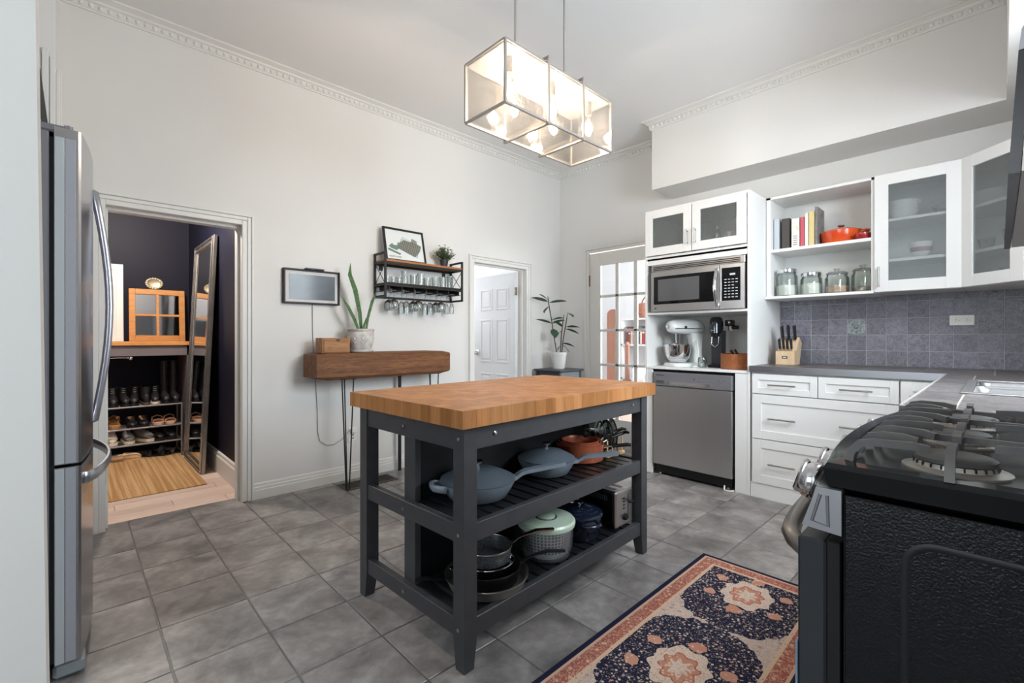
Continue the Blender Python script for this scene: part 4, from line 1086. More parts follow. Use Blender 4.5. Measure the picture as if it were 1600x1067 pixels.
MB().prism(P4, 2, .9, .9135).build('burner_deck', M_cook, rg)
# end caps and curved control fascia
for xx, s_ in ((RX0, 1), (RX1, -1)):
    poly = [(.188, .874), (.226, .874), (.232, .850), (.248, .800), (.188, .796)]
    b = MB(); b.prism(poly, 0, xx-.003*s_, xx+.02*s_); ec = b.build('end_cap', M_endcap, rg)
    b = MB(); xs_ = xx-.003*s_
    b.tube([(xs_, .219, .862), (xs_, .232, .812), (xs_, .207, .808), (xs_, .209, .862)], .0028, 6); b.build('pressed_rib', mat('cap_groove', '#7a7a7e', .4, .6), ec)
b = MB(); b.prism([(.19, .872), (.222, .872), (.228, .850), (.243, .802), (.19, .798)], 0, RX0+.02, RX1-.02); b.build('control_fascia', M_steel, rg)
for i, xx in enumerate((1.045, 1.19, 1.375, 1.56, 1.705)):
    Mk = TR(xx, .233, .858) @ RX(-72)
    b = MB(); b.lathe([(.041, -.008), (.041, .002), (.034, .006)], (0, 0, 0), 24, Mk); bz = b.build('knob_bezel', M_dark, rg, 40)
    b = MB(); b.lathe([(.032, .004), (.036, .010), (.036, .024), (.030, .034), (.0001, .037)], (0, 0, 0), 24, Mk); b.box(-.007, .007, -.034, .034, .030, .044, .004, Mk); b.build('knob', M_chrome, rg, 45)
# oven door and drawer
b = MB(); b.box(RX0+.004, RX1-.004, .190, .212, .1, .78, .002); b.build('door_liner', M_dark, rg)
od = MB().box(RX0+.002, RX1-.002, .212, .256, .20, .777, .004).build('oven_door', mat('door_edge_grey', '#2c2f33', .35), rg)
MB().box(RX0+.03, RX1-.03, .256, .2585, .23, .76, .001).build('glass_front', M_gloss, od)
MB().box(RX0+.002, RX0+.03, .2561, .2600, .20, .58, .001).build('blue_film_edge', mat('steel_blue_edge', '#8aa4bc', .3, .5), od)
MB().box(RX0+.002, RX1-.002, .212, .25, .05, .19, .004).build('drawer_front', M_gloss, rg)
b = MB(); n = 20; pts = [(RX0+.035, .252, .742)] + [(RX0+.04+(RX1-RX0-.08)*i/n, .270+.045*math.sin(math.pi*i/n)**.5, .752) for i in range(n+1)] + [(RX1-.035, .252, .742)]
b.tube(pts, .017, 12); b.build('oven_handle', mat('satin_handle', '#8d8780', .3, .9), od, 60)
# burners and grates
for i, (bx_, by_, r_) in enumerate(((1.095, .052, .052), (1.375, .055, .046), (1.655, .052, .052), (1.095, -.22, .042), (1.655, -.22, .042))):
    MB().lathe([(r_*1.35, .9136), (r_*1.35, .917), (r_*1.05, .921), (r_, .928)], (bx_, by_, 0), 28).build('burner_base', M_alu, rg, 40)
    cpb = MB().lathe([(r_*.98, .9285), (r_*1.02, .930), (r_*1.02, .936), (r_*.9, .940), (.0001, .941)], (bx_, by_, 0), 28).build('burner_cap', M_burner, rg, 40)
    sl = MB()
    for k in range(24):
        a = 2*math.pi*k/24; sl.box(-.0012, .0012, -.002, .002, .922, .928, 0, TR(bx_+r_*1.015*math.cos(a), by_+r_*1.015*math.sin(a), 0) @ RZ(math.degrees(a)+90))
    sl.build('gas_slot', M_dark, cpb)
def bar(parent, pts, w=.0062, h=.0088):
    return MB().tube(pts, [w]*len(pts), 4, flat=(h/w*1.0, 1.4), up=(0, 0, 1)).build('grate_bar', M_cast, parent, 50)
GZ = .958
for gi, (xc, nm) in enumerate(((1.105, 'nearest'), (1.375, 'middle'), (1.645, 'farthest'))):
    gt = thing('burner_grate', 'cast iron pan support, %s of the three on the range' % nm, 'grate', (xc, .0, .9136), 'range pan supports')
    for dx in (-.09, 0, .09):
        ln = .105 if dx else .085
        bar(gt, [(xc+dx, .186, .920), (xc+dx, .182, .938), (xc+dx, .170, .953), (xc+dx, .150, GZ), (xc+dx*.9, .186-ln+.02, GZ), (xc+dx*.8, .186-ln, GZ-.004)])
        bar(gt, [(xc+dx, -.365, .920), (xc+dx, -.35, .95), (xc+dx, -.33, GZ), (xc+dx*.8, -.27, GZ)])
    for yy in (.052, -.22):
        bar(gt, [(xc-.130, yy, .918), (xc-.126, yy, .940), (xc-.112, yy, GZ), (xc-.06, yy, GZ+.004), (xc-.035, yy, GZ)])
        bar(gt, [(xc+.130, yy, .918), (xc+.126, yy, .940), (xc+.112, yy, GZ), (xc+.06, yy, GZ+.004), (xc+.035, yy, GZ)])
    for sx in ((.131,) if gi < 2 else ()): bar(gt, [(xc+sx, .168, .945), (xc+sx, .1, .945), (xc+sx, -.33, .945)])
    bar(gt, [(xc-.131, -.085, .945), (xc, -.085, GZ), (xc+.131, -.085, .945)])
    bar(gt, [(xc, -.085, GZ), (xc, -.03, GZ), (xc, .005, GZ-.002)])
# hood above the range
hd = thing('range_hood', 'steel hood with dark front edge at the upper right border', 'range hood', (1.37, -.2, 1.37))
b = MB(); b.prism([(-.022, 1.376), (YC+.002, 1.376), (YC+.002, 1.585), (-.032, 1.57)], 0, RX0+.004, RX1-.005); b.build('body', mat('satin_hood_steel', '#bdb6b0', .35, .45), hd)
b = MB(); b.prism([(-.009, 1.374), (-.021, 1.374), (-.031, 1.545), (-.019, 1.545)], 0, RX0, RX1); b.build('front_glass', mat('dark_hood_glass', '#3c3b3d', .25), hd)
b = MB(); b.prism([(-.019, 1.546), (-.034, 1.546), (YC+.002, 1.546), (YC+.002, 1.62), (-.06, 1.62), (-.034, 1.60), (-.022, 1.575)], 0, RX0-.001, RX1+.001); b.build('top_trim', M_endcap, hd)
MB().box(1.2, 1.55, YC+.002, -.16, 1.621, SZ+.6).build('chimney', M_cab, hd)
MB().box(RX0+.05, RX1-.05, YC+.05, -.06, 1.368, 1.377).build('filter', M_nickel, hd)

# ================================================================== FRIDGE
fr = thing('refrigerator', 'stainless french-door refrigerator seen edge-on at the left', 'refrigerator', (-.4, 2.575, 0))
FY0_, FY1_ = 2.125, 3.035
MB().box(-.74, -.058, FY0_, FY1_, .04, 1.815, .004).build('body', mat('fridge_side_grey', '#77777d', .5, .3, bump=.25, bs=220), fr)
MB().box(-.06, -.045, FY0_+.012, FY1_-.012, .07, 1.80).build('door_gasket', mat('rubber_gasket', '#2c2c30', .7), fr)
def fx(y): return .018 + .040*(1-((y-2.58)/.455)**2)
def fdoor(y0, y1, z0, z1, name, m):
    n = 10; poly = [(-.046, y0), (fx(y0)-.006, y0), (fx(y0+.006), y0+.006)] + [(fx(y0+.006+(y1-y0-.012)*i/n), y0+.006+(y1-y0-.012)*i/n) for i in range(1, n+1)] + [(fx(y1)-.006, y1), (-.046, y1)]
    b = MB(); b.prism(poly, 2, z0, z1)
    return b.build(name, m, fr, 25)
d1 = fdoor(FY0_, 2.577, .722, 1.832, 'door', M_fridge); d2 = fdoor(2.583, FY1_, .722, 1.832, 'door', M_fridge)
d3 = fdoor(FY0_, FY1_, .065, .712, 'freezer_drawer', M_fridge)
# edge trims on the near side of the doors
M_fhandle = mat('satin_fridge_handle', '#b0b0b8', .28, .9)
M_ftrim = mat('fridge_door_edge', '#a3a5ae', .4, .3)
for (dd, z0, z1) in ((d1, .725, 1.80), (d3, .068, .709)):
    MB().box(-.044, -.022, FY0_-.004, FY0_, z0, z1, .001).build('edge_trim', mat('fridge_edge_pale', '#b4bbc0', .4, .3), dd)
    MB().box(-.020, fx(FY0_)-.012, FY0_-.003, FY0_, z0, z1, .001).build('edge_panel', M_ftrim, dd)
for yy, dd in ((2.545, d1), (2.615, d2)):
    b = MB(); x0 = fx(yy); n = 12
    b.tube([(x0-.002, yy, 1.735)] + [(x0+.006+.046*math.sin(math.pi*i/n), yy, 1.735-.93*i/n) for i in range(n+1)] + [(x0-.002, yy, .805)], .0095, 10, flat=(1.3, 1)); b.build('handle', M_fhandle, dd, 60)
b = MB(); n = 14
b.tube([(fx(2.2)-.002, 2.19, .655)] + [(fx(2.19+.78*i/n)*.2+.03+.066*math.sin(math.pi*i/n)**.7, 2.19+.78*i/n, .655) for i in range(n+1)] + [(fx(2.97)-.002, 2.97, .655)], .014, 8, flat=(1.5, .6), up=(0, 0, 1)); b.build('handle', M_fhandle, d3, 60)
MB().box(-.05, fx(FY0_)+.012, FY0_+.01, FY1_-.01, .010, .060, .01).build('toe_grille', mat('fridge_foot_grey', '#8a9296', .45, .2), fr)
b = MB(); b.box(-.10, -.012, FY0_+.005, FY0_+.075, 1.816, 1.842, .006); b.cyl((-.012, FY0_+.03, 1.826), (-.012, FY0_+.03, 1.850), .012, n=12); b.build('hinge_cover', mat('hinge_grey', '#7d7d82', .45, .4), fr)
# thin dark baking tray leaning on top of the fridge
ty = thing('baking_tray', 'dark grey tray leaning upright on top of the fridge', 'tray', (-.075, 2.45, 1.817))
b = MB(); b.prism([(-.074, 1.818), (-.058, 1.818), (-.080, 2.035), (-.096, 2.035)], 1, 2.19, 2.72); o = b.build('sheet', mat('dark_tray', '#4c4a49', .45, .4), ty)
b = MB(); b.prism([(-.078, 1.817), (-.054, 1.817), (-.056, 1.832), (-.080, 1.832)], 1, 2.185, 2.725); b.build('rim', mat('dark_tray_rim', '#3c3a3a', .45, .4), ty)
# wall return beyond the fridge with the casing of a tall opening
rt = struct(MB().box(-.79, -.062, 3.09, YA, 0, CEIL).build('wall_return', M_wall), 'white wall return above and behind the refrigerator', 'wall')
for (xa_, xb_, tt) in ((-.082, -.062, .012), (-.108, -.084, .02), (-.150, -.110, .012), (-.21, -.155, .024)): MB().box(xa_, xb_, 3.09-tt, 3.09, 0, 2.50 - (.03 if tt < .015 else 0), .003).build('casing_strip', M_trim, rt)
MB().box(-.062, -.048, 3.12, 3.19, 0, 2.42, .003).build('casing_strip', M_trim, rt); MB().box(-.062, -.042, 3.19, 3.22, 0, 2.46, .003).build('casing_strip', M_trim, rt)
struct(MB().box(-.90, -.79, 2.12, YA, 0, CEIL).build('wall_alcove', M_wall), 'wall behind the refrigerator alcove', 'wall')

# ================================================================== CHANDELIER
CX0, CX1, CY0, CY1, CZ0, CZ1 = 1.382, 2.188, 1.499, 1.784, 2.183, 2.464
CHY = 1.6415
ch = thing('pendant_chandelier', 'long rectangular glass and nickel pendant light with lit bulbs', 'chandelier', (1.785, 1.6415, CZ1))
s_ = .011
M_chframe = mat('pale_nickel_frame', '#b7b1ab', .38, .55)
for yy in (CY0, CY1):
    for zz in (CZ0, CZ1): MB().box(CX0, CX1, yy-s_/2, yy+s_/2, zz-s_/2, zz+s_/2, .001).build('frame_bar', M_chframe, ch)
for xx in (CX0, CX1):
    for zz in (CZ0, CZ1): MB().box(xx-s_/2, xx+s_/2, CY0, CY1, zz-s_/2, zz+s_/2, .001).build('frame_bar', M_chframe, ch)
    for yy in (CY0, CY1): MB().box(xx-s_/2, xx+s_/2, yy-s_/2, yy+s_/2, CZ0, CZ1, .001).build('frame_bar', M_chframe, ch)
for xx in (CX0+.27, CX0+.54):
    b = MB(); b.frame(CY0-.018, CY1+.018, CZ0-.018, CZ1+.03, .010, -xx-.006, -xx+.006, .001, Matrix(((0, -1, 0, 0), (1, 0, 0, 0), (0, 0, 1, 0), (0, 0, 0, 1)))); b.build('hoop', M_chframe, ch)
for yy in (CY0, CY1): MB().box(CX0+.006, CX1-.006, yy-.0015, yy+.0015, CZ0+.006, CZ1-.006).build('glass_pane', M_seedglass, ch)
for xx in (CX0, CX1): MB().box(xx-.0015, xx+.0015, CY0+.006, CY1-.006, CZ0+.006, CZ1-.006).build('glass_pane', M_seedglass, ch)
MB().box(CX0+.006, CX1-.006, CY0+.006, CY1-.006, CZ0-.0015, CZ0+.0015).build('glass_pane', M_seedglass, ch)
MB().box(CX0+.004, CX1-.004, CY0+.004, CY1-.004, CZ1-.010, CZ1-.004).build('top_plate', mat('pale_nickel_plate', '#dad7d4', .3, .6), ch)
for xx in (1.581, 1.953): MB().cyl((xx, CHY, CZ1-.005), (xx, CHY, CEIL-.02), .006, n=10).build('rod', M_chframe, ch, 60)
b = MB(); b.box(1.55, 1.985, CHY-.05, CHY+.05, CEIL-.025, CEIL-.001, .004); b.build('ceiling_canopy', M_chframe, ch)
for i in range(5):
    bx_ = CX0+.10+i*(CX1-CX0-.2)/4; by_ = CHY + (.07 if i % 2 else -.07)*.9; z = CZ1-.01
    b = MB(); b.cyl((bx_, by_, z), (bx_, by_, z-.075), .016, n=14); sk_ = b.build('socket', M_chframe, ch, 40)
    z -= .075
    MB().lathe([(.013, 0), (.014, -.02), (.026, -.055), (.030, -.080), (.022, -.105), (.0001, -.115)], (bx_, by_, z), 16).build('bulb_glass', M_bulbglass, sk_, 60)
    f = MB()
    for k in range(4):
        a = math.pi*k/2; f.tube([(bx_+.005*math.cos(a), by_+.005*math.sin(a), z-.02), (bx_+.011*math.cos(a), by_+.011*math.sin(a), z-.09)], .0022, 5)
    f.build('filament', M_bulb, sk_)
    point('bulb_light', (bx_, by_, z-.062), 11.5, (1, .97, .925), .028)

# ================================================================== ISLAND
IO = Vector((.925, 1.209, 0)); IR = 2.2; IL, IW, IH = 1.325, .785, .90
isl = thing('kitchen_island', 'charcoal kitchen island with oak butcher block top and slatted shelves', 'kitchen island', IO)
ML = TR(*IO)
def ib(name, m, *bx): 
    b = MB()
    for q in bx: b.box(*q, .002 if len(q) == 6 else 0, ML)
    return b.build(name, m, isl)
# butcher block staves
top_t = .062
nu, nv = 22, 13
bu, bv = IL/nu, IW/nv
proto = MB().box(0, bu, 0, bv, 0, top_t, .0006, ML).build('stave', M_block, isl); proto.location = (0, 0, IH-top_t)
for i in range(nu):
    for j in range(nv):
        if i == 0 and j == 0: continue
        share(proto, 'stave', (i*bu, j*bv, IH-top_t), isl)
o_ = .032; lw = .058
Z1 = IH-top_t-.0005
legs = [(o_, o_), (IL-o_-lw, o_), (o_, IW-o_-lw), (IL-o_-lw, IW-o_-lw)]
for (u, v) in legs:
    ring = lambda z, t: [(u+(0 if u < .5 else t), v+(0 if v < .3 else t), z), (u+lw-(t if u < .5 else 0), v+(0 if v < .3 else t), z), (u+lw-(t if u < .5 else 0), v+lw-(t if v < .3 else 0), z), (u+(0 if u < .5 else t), v+lw-(t if v < .3 else 0), z)]
    MB().loft([ring(.001, .014), ring(.11, 0), ring(Z1, 0)], M=ML).build('leg', M_island, isl)
ua, ub_, va, vb = o_, IL-o_, o_, IW-o_
th_ = .028
zr = [(Z1-.085, Z1), (.432, .497), (.105, .170)]
VM = .405   # centre line of the posts
for k, (z0, z1) in enumerate(zr):
    ib('end_rail', M_island, (ua+.006, ua+.006+th_, va+lw, vb-lw, z0, z1)); ib('end_rail', M_island, (ub_-.006-th_, ub_-.006, va+lw, vb-lw, z0, z1))
    ib('front_rail', M_island, (ua+lw, ub_-lw, va+.006, va+.006+th_, z0, z1))
ib('back_rail', M_island, (ua+lw, ub_-lw, vb-.006-th_, vb-.006, zr[0][0], zr[0][1]))
for u0 in (ua+.034, ub_-.034-.03): ib('centre_post', M_island, (u0, u0+.03, VM-.03, VM+.045, .105, Z1))
ib('divider_panel', M_islandin, (ua+.065, ub_-.065, VM-.012, VM+.006, .105, Z1))
ib('shelf_bearer', M_islandin, (ua+.034, ub_-.034, VM-.045, VM-.013, .455, .478)); ib('shelf_bearer', M_islandin, (ua+.034, ub_-.034, VM-.045, VM-.013, .128, .150))
pr = None
su0, su1 = ua+.04, ub_-.04; ns = 18; pw = (su1-su0)/ns
for lvl, z in ((0, .479), (1, .152)):
    for i in range(ns):
        if pr is None:
            pr = MB().box(0, pw-.014, va+.035, VM-.014, 0, .014, .001, ML).build('shelf_slat', M_islandin, isl); pr.location = (su0, 0, z)
        else: share(pr, 'shelf_slat', (su0+i*pw, 0, z), isl)
b = MB()
for (u, z) in ((ua+.005, Z1-.045), (ua+.005, .465), (ua+.005, .14)): b.lathe([(.0075, 0), (.0075, .003), (.004, .004)], (0, 0, 0), 10, ML @ TR(u, VM+.005, z) @ RY(-90))
for z in (Z1-.045, .465, .14): b.lathe([(.0065, 0), (.0065, .003), (.004, .004)], (0, 0, 0), 10, ML @ TR(ua-.0, va+.03, z) @ RY(-90))
b.build('bolt', M_nickel, isl)
b = MB()
for u in (ua+lw+.09, ub_-lw-.08): b.lathe([(.0085, 0), (.0085, .003), (.004, .0045)], (0, 0, 0), 10, ML @ TR(u, va+.005, Z1-.04) @ RX(90))
b.build('bolt', M_chrome, isl)
spin(isl, IR)

S1, S2 = .4935, .1665      # shelf tops
def pan_profile(r, h, t=.006, fl=.72): return [(r*fl, 0), (r*(fl+.16), h*.12), (r*.98, h*.8), (r, h), (r-t, h), (r*.96-t, h*.8), (r*(fl+.12), h*.2), (.0001, .007)]
# blue saute pans
def blue_pan(c, r, ang, hl, label, side=True):
    th = thing('saute_pan', label, 'pan', c, 'blue pans on the upper island shelf')
    MB().lathe([(r*.62, 0), (r*.78, .010), (r*.93, .045), (r*1.0, .066), (r*1.02, .073), (r*.97, .073), (r*.9, .045), (r*.7, .014), (.0001, .008)], c, 40).build('body', M_blue, th, 50)
    lid = MB().lathe([(r*1.0, .0735), (r*1.01, .079), (r*.92, .086), (r*.6, .108), (r*.3, .117), (.0001, .120)], c, 40).build('lid', M_bluelid, th, 50)
    MB().lathe([(.007, .118), (.007, .135), (.019, .139), (.022, .145), (.019, .150), (.0001, .151)], c, 20).build('knob', M_chrome, lid, 40)
    a = R(ang); u = Vector((math.cos(a), math.sin(a), 0)); w = Vector((-u.y, u.x, 0)); cv = Vector(c)
    zz = Vector((0, 0, 1))
    b = MB(); rings = []
    for (d, hw, z0, z1) in ((r*.93, .026, .050, .066), (r*1.12, .016, .052, .068), (r*1.30, .0145, .066, .082), (r*1.45, .0165, .072, .088), (hl-.006, .0165, .084, .100), (hl, .012, .086, .098)):
        rings.append([tuple(cv+u*d+w*hw+zz*z0), tuple(cv+u*d-w*hw+zz*z0), tuple(cv+u*d-w*hw+zz*z1), tuple(cv+u*d+w*hw+zz*z1)])
    b.loft(rings); b.build('long_handle', M_blue, th)
    if side:
        pts = [cv-u*(r*.95)+w*.045+zz*.058, cv-u*(r*1.13)+w*.042+zz*.064, cv-u*(r*1.25)+w*.028+zz*.066, cv-u*(r*1.27)+zz*.066, cv-u*(r*1.25)-w*.028+zz*.066, cv-u*(r*1.13)-w*.042+zz*.064, cv-u*(r*.95)-w*.045+zz*.058]
        MB().tube(pts, .011, 8, flat=(1.3, .7), up=(0, 0, 1)).build('side_handle', M_blue, th, 60)
blue_pan((1.195, 1.462, S1), .150, -20, .405, 'slate blue lidded pan nearest the front leg of the island')
blue_pan((1.640, 1.490, S1), .135, -42, .345, 'slate blue lidded pan in the middle of the upper island shelf', False)
# copper pans nested
cc0 = Vector((1.950, 1.530, S1))
def copper(c, r, h, ang, hl, label, hz):
    th = thing('copper_pan', label, 'pan', c, 'nested copper pans')
    MB().lathe(pan_profile(r, h, .005, .80), c, 36).build('body', M_copper, th, 50)
    a = R(ang); u = Vector((math.cos(a), math.sin(a), 0)); w = Vector((-u.y, u.x, 0)); cv = Vector(c)
    p0 = cv+u*(r*.99)+Vector((0, 0, h-.02))
    b = MB(); b.tube([p0+w*.018, p0+u*.04+w*.006+Vector((0, 0, hz*.3))], .004, 6); b.tube([p0-w*.018, p0+u*.04-w*.006+Vector((0, 0, hz*.3))], .004, 6); b.build('handle_bracket', M_nickel, th, 60)
    MB().tube([p0+u*.03+Vector((0, 0, hz*.2)), p0+u*.07+Vector((0, 0, hz*.5)), p0+u*(hl-.02)+Vector((0, 0, hz)), p0+u*hl+Vector((0, 0, hz*.9))], [.008, .011, .012, .009], 10, flat=(.8, 1.1)).build('handle', M_dark, th, 60)
copper(tuple(cc0), .125, .095, -52, .14, 'largest copper saucepan at the bottom of the nest', .015)
copper(tuple(cc0+Vector((.0, .0, .036))), .113, .068, -28, .175, 'middle copper pan of the nest', .05)
copper(tuple(cc0+Vector((.004, .002, .058))), .100, .052, -21, .19, 'smallest copper pan on top of the nest', .055)
# lid rack with glass lids
lr = thing('lid_rack', 'pale bamboo rack holding the glass lids upright', 'rack', (2.17, 1.51, S1))
for yy in (1.455, 1.565):
    MB().box(2.075, 2.245, yy-.011, yy+.011, S1+.001, S1+.018, .003).build('rail', M_bamboo, lr)
    for k in range(4): MB().cyl((2.09+k*.046, yy, S1+.017), (2.09+k*.046, yy, S1+.095), .0045, n=8).build('dowel', M_bamboo, lr)
def lid(xc, r, tilt, label, dy=0):
    c = Vector((xc, 1.530+dy, S1+.0215+r)); th = thing('pot_cover', label, 'pot cover', (xc, 1.530+dy, S1+.0215), 'glass lids in the rack')
    Mt = TR(*c) @ RZ(tilt) @ RY(-90)
    MB().lathe([(r*.98, 0), (r*.75, .012), (r*.35, .022), (.0001, .024), (.0001, .021), (r*.35, .019), (r*.75, .009), (r*.98, -.002)], (0, 0, 0), 28, Mt).build('glass', M_jar, th, 60)
    pts = [Mt @ Vector((r*math.cos(2*math.pi*k/28), r*math.sin(2*math.pi*k/28), 0)) for k in range(28)]
    MB().tube(pts, .0042, 6, closed=True).build('rim', M_dark, th, 60)
    MB().lathe([(.006, .022), (.006, .034), (.018, .038), (.018, .046), (.0001, .05)], (0, 0, 0), 14, Mt).build('knob', M_dark, th, 50)
lid(2.065, .100, 12, 'largest glass lid leaning at the left of the bamboo rack', .03)
lid(2.113, .098, -10, 'glass lid second from the left in the bamboo rack', .0)
lid(2.160, .085, -22, 'glass lid third in the bamboo rack', -.01)
lid(2.207, .088, -28, 'glass lid at the right end of the bamboo rack', -.01)
# salad spinner
sc = (1.545, 1.405, S2); ss = thing('salad_spinner', 'white salad spinner with mint green lid on the lower shelf', 'salad spinner', sc)
MB().lathe([(.085, 0), (.105, .008), (.118, .05), (.124, .145), (.120, .145), (.113, .05), (.10, .012), (.0001, .008)], sc, 40).build('outer_bowl', glass('spinner_bowl', '#f2f4f5', .06, .1, .06, '#e4e6e8'), ss, 50)
bk_ = MB(); 
MB().lathe([(.075, .012), (.098, .02), (.106, .05), (.112, .14), (.110, .14), (.104, .05), (.095, .022), (.0001, .014)], sc, 40).build('basket', M_spin, ss, 50)
M_slot = mat('basket_slot', '#5d6064', .6)
bsl = MB()
for r_ in range(7):
    for k in range(44):
        a = 2*math.pi*k/44; rr = .1065 + r_*.0008; z = .045+r_*.0135
        bsl.box(-.0045, .0045, -.0012, .0012, z, z+.0075, 0, TR(sc[0]+rr*math.cos(a), sc[1]+rr*math.sin(a), sc[2]) @ RZ(math.degrees(a)+90))
o = bsl.build('basket_slots', M_slot, ss); o['kind'] = 'stuff'
ld_ = MB().lathe([(.128, .138), (.131, .146), (.131, .158), (.124, .166), (.05, .170), (.048, .167), (.0001, .167)], sc, 40).build('lid', M_mint, ss, 40)
MB().lathe([(.0001, .1675), (.040, .1675), (.041, .174), (.036, .178), (.0001, .179)], sc, 28).build('pump_button', M_mint, ld_, 40)
MB().lathe([(.0425, .1672), (.0475, .1672), (.0475, .1705), (.0425, .1705), (.0425, .1672)], sc, 28).build('button_ring', mat('dark_ring', '#4a524c', .5), ld_)
# navy dutch oven
dc = (1.815, 1.43, S2); do = thing('dutch_oven', 'navy blue enamel dutch oven beside the toaster', 'pot', dc)
MB().lathe([(.088, 0), (.10, .01), (.112, .105), (.114, .11), (.107, .11), (.096, .02), (.0001, .012)], dc, 36).build('body', M_navyenam, do, 50)
dl_ = MB().lathe([(.116, .1105), (.117, .117), (.108, .125), (.07, .140), (.03, .146), (.0001, .147)], dc, 36).build('lid', M_navyenam, do, 50)
for rr, zz in ((.092, .1325), (.068, .1405)): MB().tube([(dc[0]+rr*math.cos(2*math.pi*k/28), dc[1]+rr*math.sin(2*math.pi*k/28), dc[2]+zz) for k in range(28)], .0018, 5, closed=True).build('lid_ring', M_navyenam, dl_, 60)
MB().lathe([(.008, .146), (.009, .156), (.024, .162), (.025, .168), (.0001, .171)], dc, 18).build('knob', M_chrome, dl_, 50)
for a in (70, 250):
    u = Vector((math.cos(R(a)), math.sin(R(a)), 0)); w = Vector((-u.y, u.x, 0)); cv = Vector(dc)+Vector((0, 0, .088))
    MB().tube([cv+u*.105+w*.045, cv+u*.128+w*.035, cv+u*.134, cv+u*.128-w*.035, cv+u*.105-w*.045], .008, 8, flat=(1, 1.3)).build('side_handle', M_navyenam, do, 60)
# toaster
tc = (2.055, 1.455, S2); ts = thing('toaster', 'black and steel two-slot toaster at the end of the lower shelf', 'toaster', tc)
x0, x1, y0, y1, z0, z1 = 1.980, 2.130, 1.325, 1.585, S2+.012, S2+.19
MB().box(x0, x1, y0+.012, y1-.012, z0, z1, .012).build('shell', mat('toaster_black', '#1b1c1f', .25, .3), ts, 30)
for (ya, yb) in ((y0, y0+.016), (y1-.016, y1)): MB().box(x0-.003, x1+.003, ya, yb, z0-.002, z1+.003, .007).build('end_plate', M_steelv, ts, 30)
MB().box(x0+.02, x1-.02, y0+.01, y1-.01, z1-.002, z1+.002, .001).build('top_plate', M_steel, ts)
for xx in (x0+.045, x1-.045): MB().box(xx-.014, xx+.014, y0+.035, y1-.035, z1-.01, z1+.0026).build('slot', M_dark, ts)
b = MB()
for k in range(14): b.box(x0-.001, x0+.002, y1-.03-k*.013, y1-.037-k*.013, z1-.05, z1-.022)
b.build('vent', mat('vent_grey', '#4c4c50', .5), ts)
MB().box(x1-.045, x1-.040, y0-.001, y0+.002, z0+.04, z1-.02).build('lever_track', M_dark, ts)
b = MB(); b.box(x1-.06, x1-.025, y0-.028, y0-.010, z1-.065, z1-.052, .004); b.box(x1-.046, x1-.039, y0-.012, y0+.002, z1-.062, z1-.055); b.build('lever', M_dark, ts)
MB().lathe([(.018, 0), (.018, .006), (.014, .016), (.0001, .017)], (0, 0, 0), 16, TR(x0+.075, y0, z0+.045) @ RX(90)).build('dial', M_dark, ts, 40)
b = MB()
for k in range(4): b.box(x0+.06, x0+.075, y0-.003, y0, z0+.085+k*.017, z0+.092+k*.017, .001)
b.build('button', M_dark, ts)
for (xx, yy) in ((x0+.02, y0+.03), (x1-.02, y0+.03), (x0+.02, y1-.03), (x1-.02, y1-.03)): MB().cyl((xx, yy, S2+.0005), (xx, yy, z0), .012, n=10).build('foot', M_dark, ts)
# nested skillets at the near end of the lower shelf
pc_ = Vector((1.195, 1.405, S2))
def skillet(name, c, r, h, m, label, ang, hl, hm, rise=.02, rim=None, cat='pan', flat=(.6, 1.2), hr=.011):
    th = thing(name, label, cat, c, 'nested pans on the lower island shelf')
    MB().lathe(pan_profile(r, h, .005, .74), c, 36).build('body', m, th, 50)
    if rim: MB().tube([(c[0]+r*math.cos(2*math.pi*k/36), c[1]+r*math.sin(2*math.pi*k/36), c[2]+h) for k in range(36)], .003, 6, closed=True).build('rim', rim, th, 60)
    u = Vector((math.cos(R(ang)), math.sin(R(ang)), 0)); p0 = Vector(c)+u*(r*.97)+Vector((0, 0, h-.012))
    MB().tube([p0, p0+u*.05+Vector((0, 0, rise*.8)), p0+u*(hl*.6)+Vector((0, 0, rise*1.2)), p0+u*hl+Vector((0, 0, rise))], [hr*.8, hr*.7, hr, hr*.9], 8, flat=flat, up=(0, 0, 1)).build('handle', hm, th, 60)
    return th
skillet('skillet', tuple(pc_), .165, .045, M_greypan, 'wide grey skillet at the bottom of the pan nest', 150, .12, M_dark, .01, M_nickel)
skillet('skillet', tuple(pc_+Vector((0, 0, .012))), .138, .066, M_dark, 'black frying pan inside the wide grey skillet', -32, .19, M_dark, .03)
cl = skillet('colander', tuple(pc_+Vector((.0, .0, .030))), .108, .066, M_chrome, 'small steel colander inside the black frying pan', 165, .05, M_chrome, .01, M_chrome, 'colander')
g = MB()
for r_ in range(3):
    for k in range(26):
        a = 2*math.pi*k/26+r_*.1; rr = .094+r_*.0045; g.ball((pc_.x+rr*math.cos(a), pc_.y+rr*math.sin(a), pc_.z+.030+.022+r_*.013), .0028, .0028, .0028, 5, 4)
g.build('perforations', M_dark, cl)['kind'] = 'stuff'
gp = skillet('saucepan', tuple(pc_+Vector((.004, .006, .085))), .100, .062, M_granite, 'speckled black saucepan on top of the pan nest', -22, .20, M_chrome, .03, M_nickel, 'pan')
u = Vector((math.cos(R(65)), math.sin(R(65)), 0)); w = Vector((-u.y, u.x, 0)); cv = pc_+Vector((.004, .006, .14))
MB().tube([cv+u*.098+w*.02, cv+u*.14+w*.016+Vector((0, 0, .012)), cv+u*.15+Vector((0, 0, .016)), cv+u*.14-w*.016+Vector((0, 0, .012)), cv+u*.098-w*.02], .0032, 6).build('helper_handle', M_nickel, gp, 60)

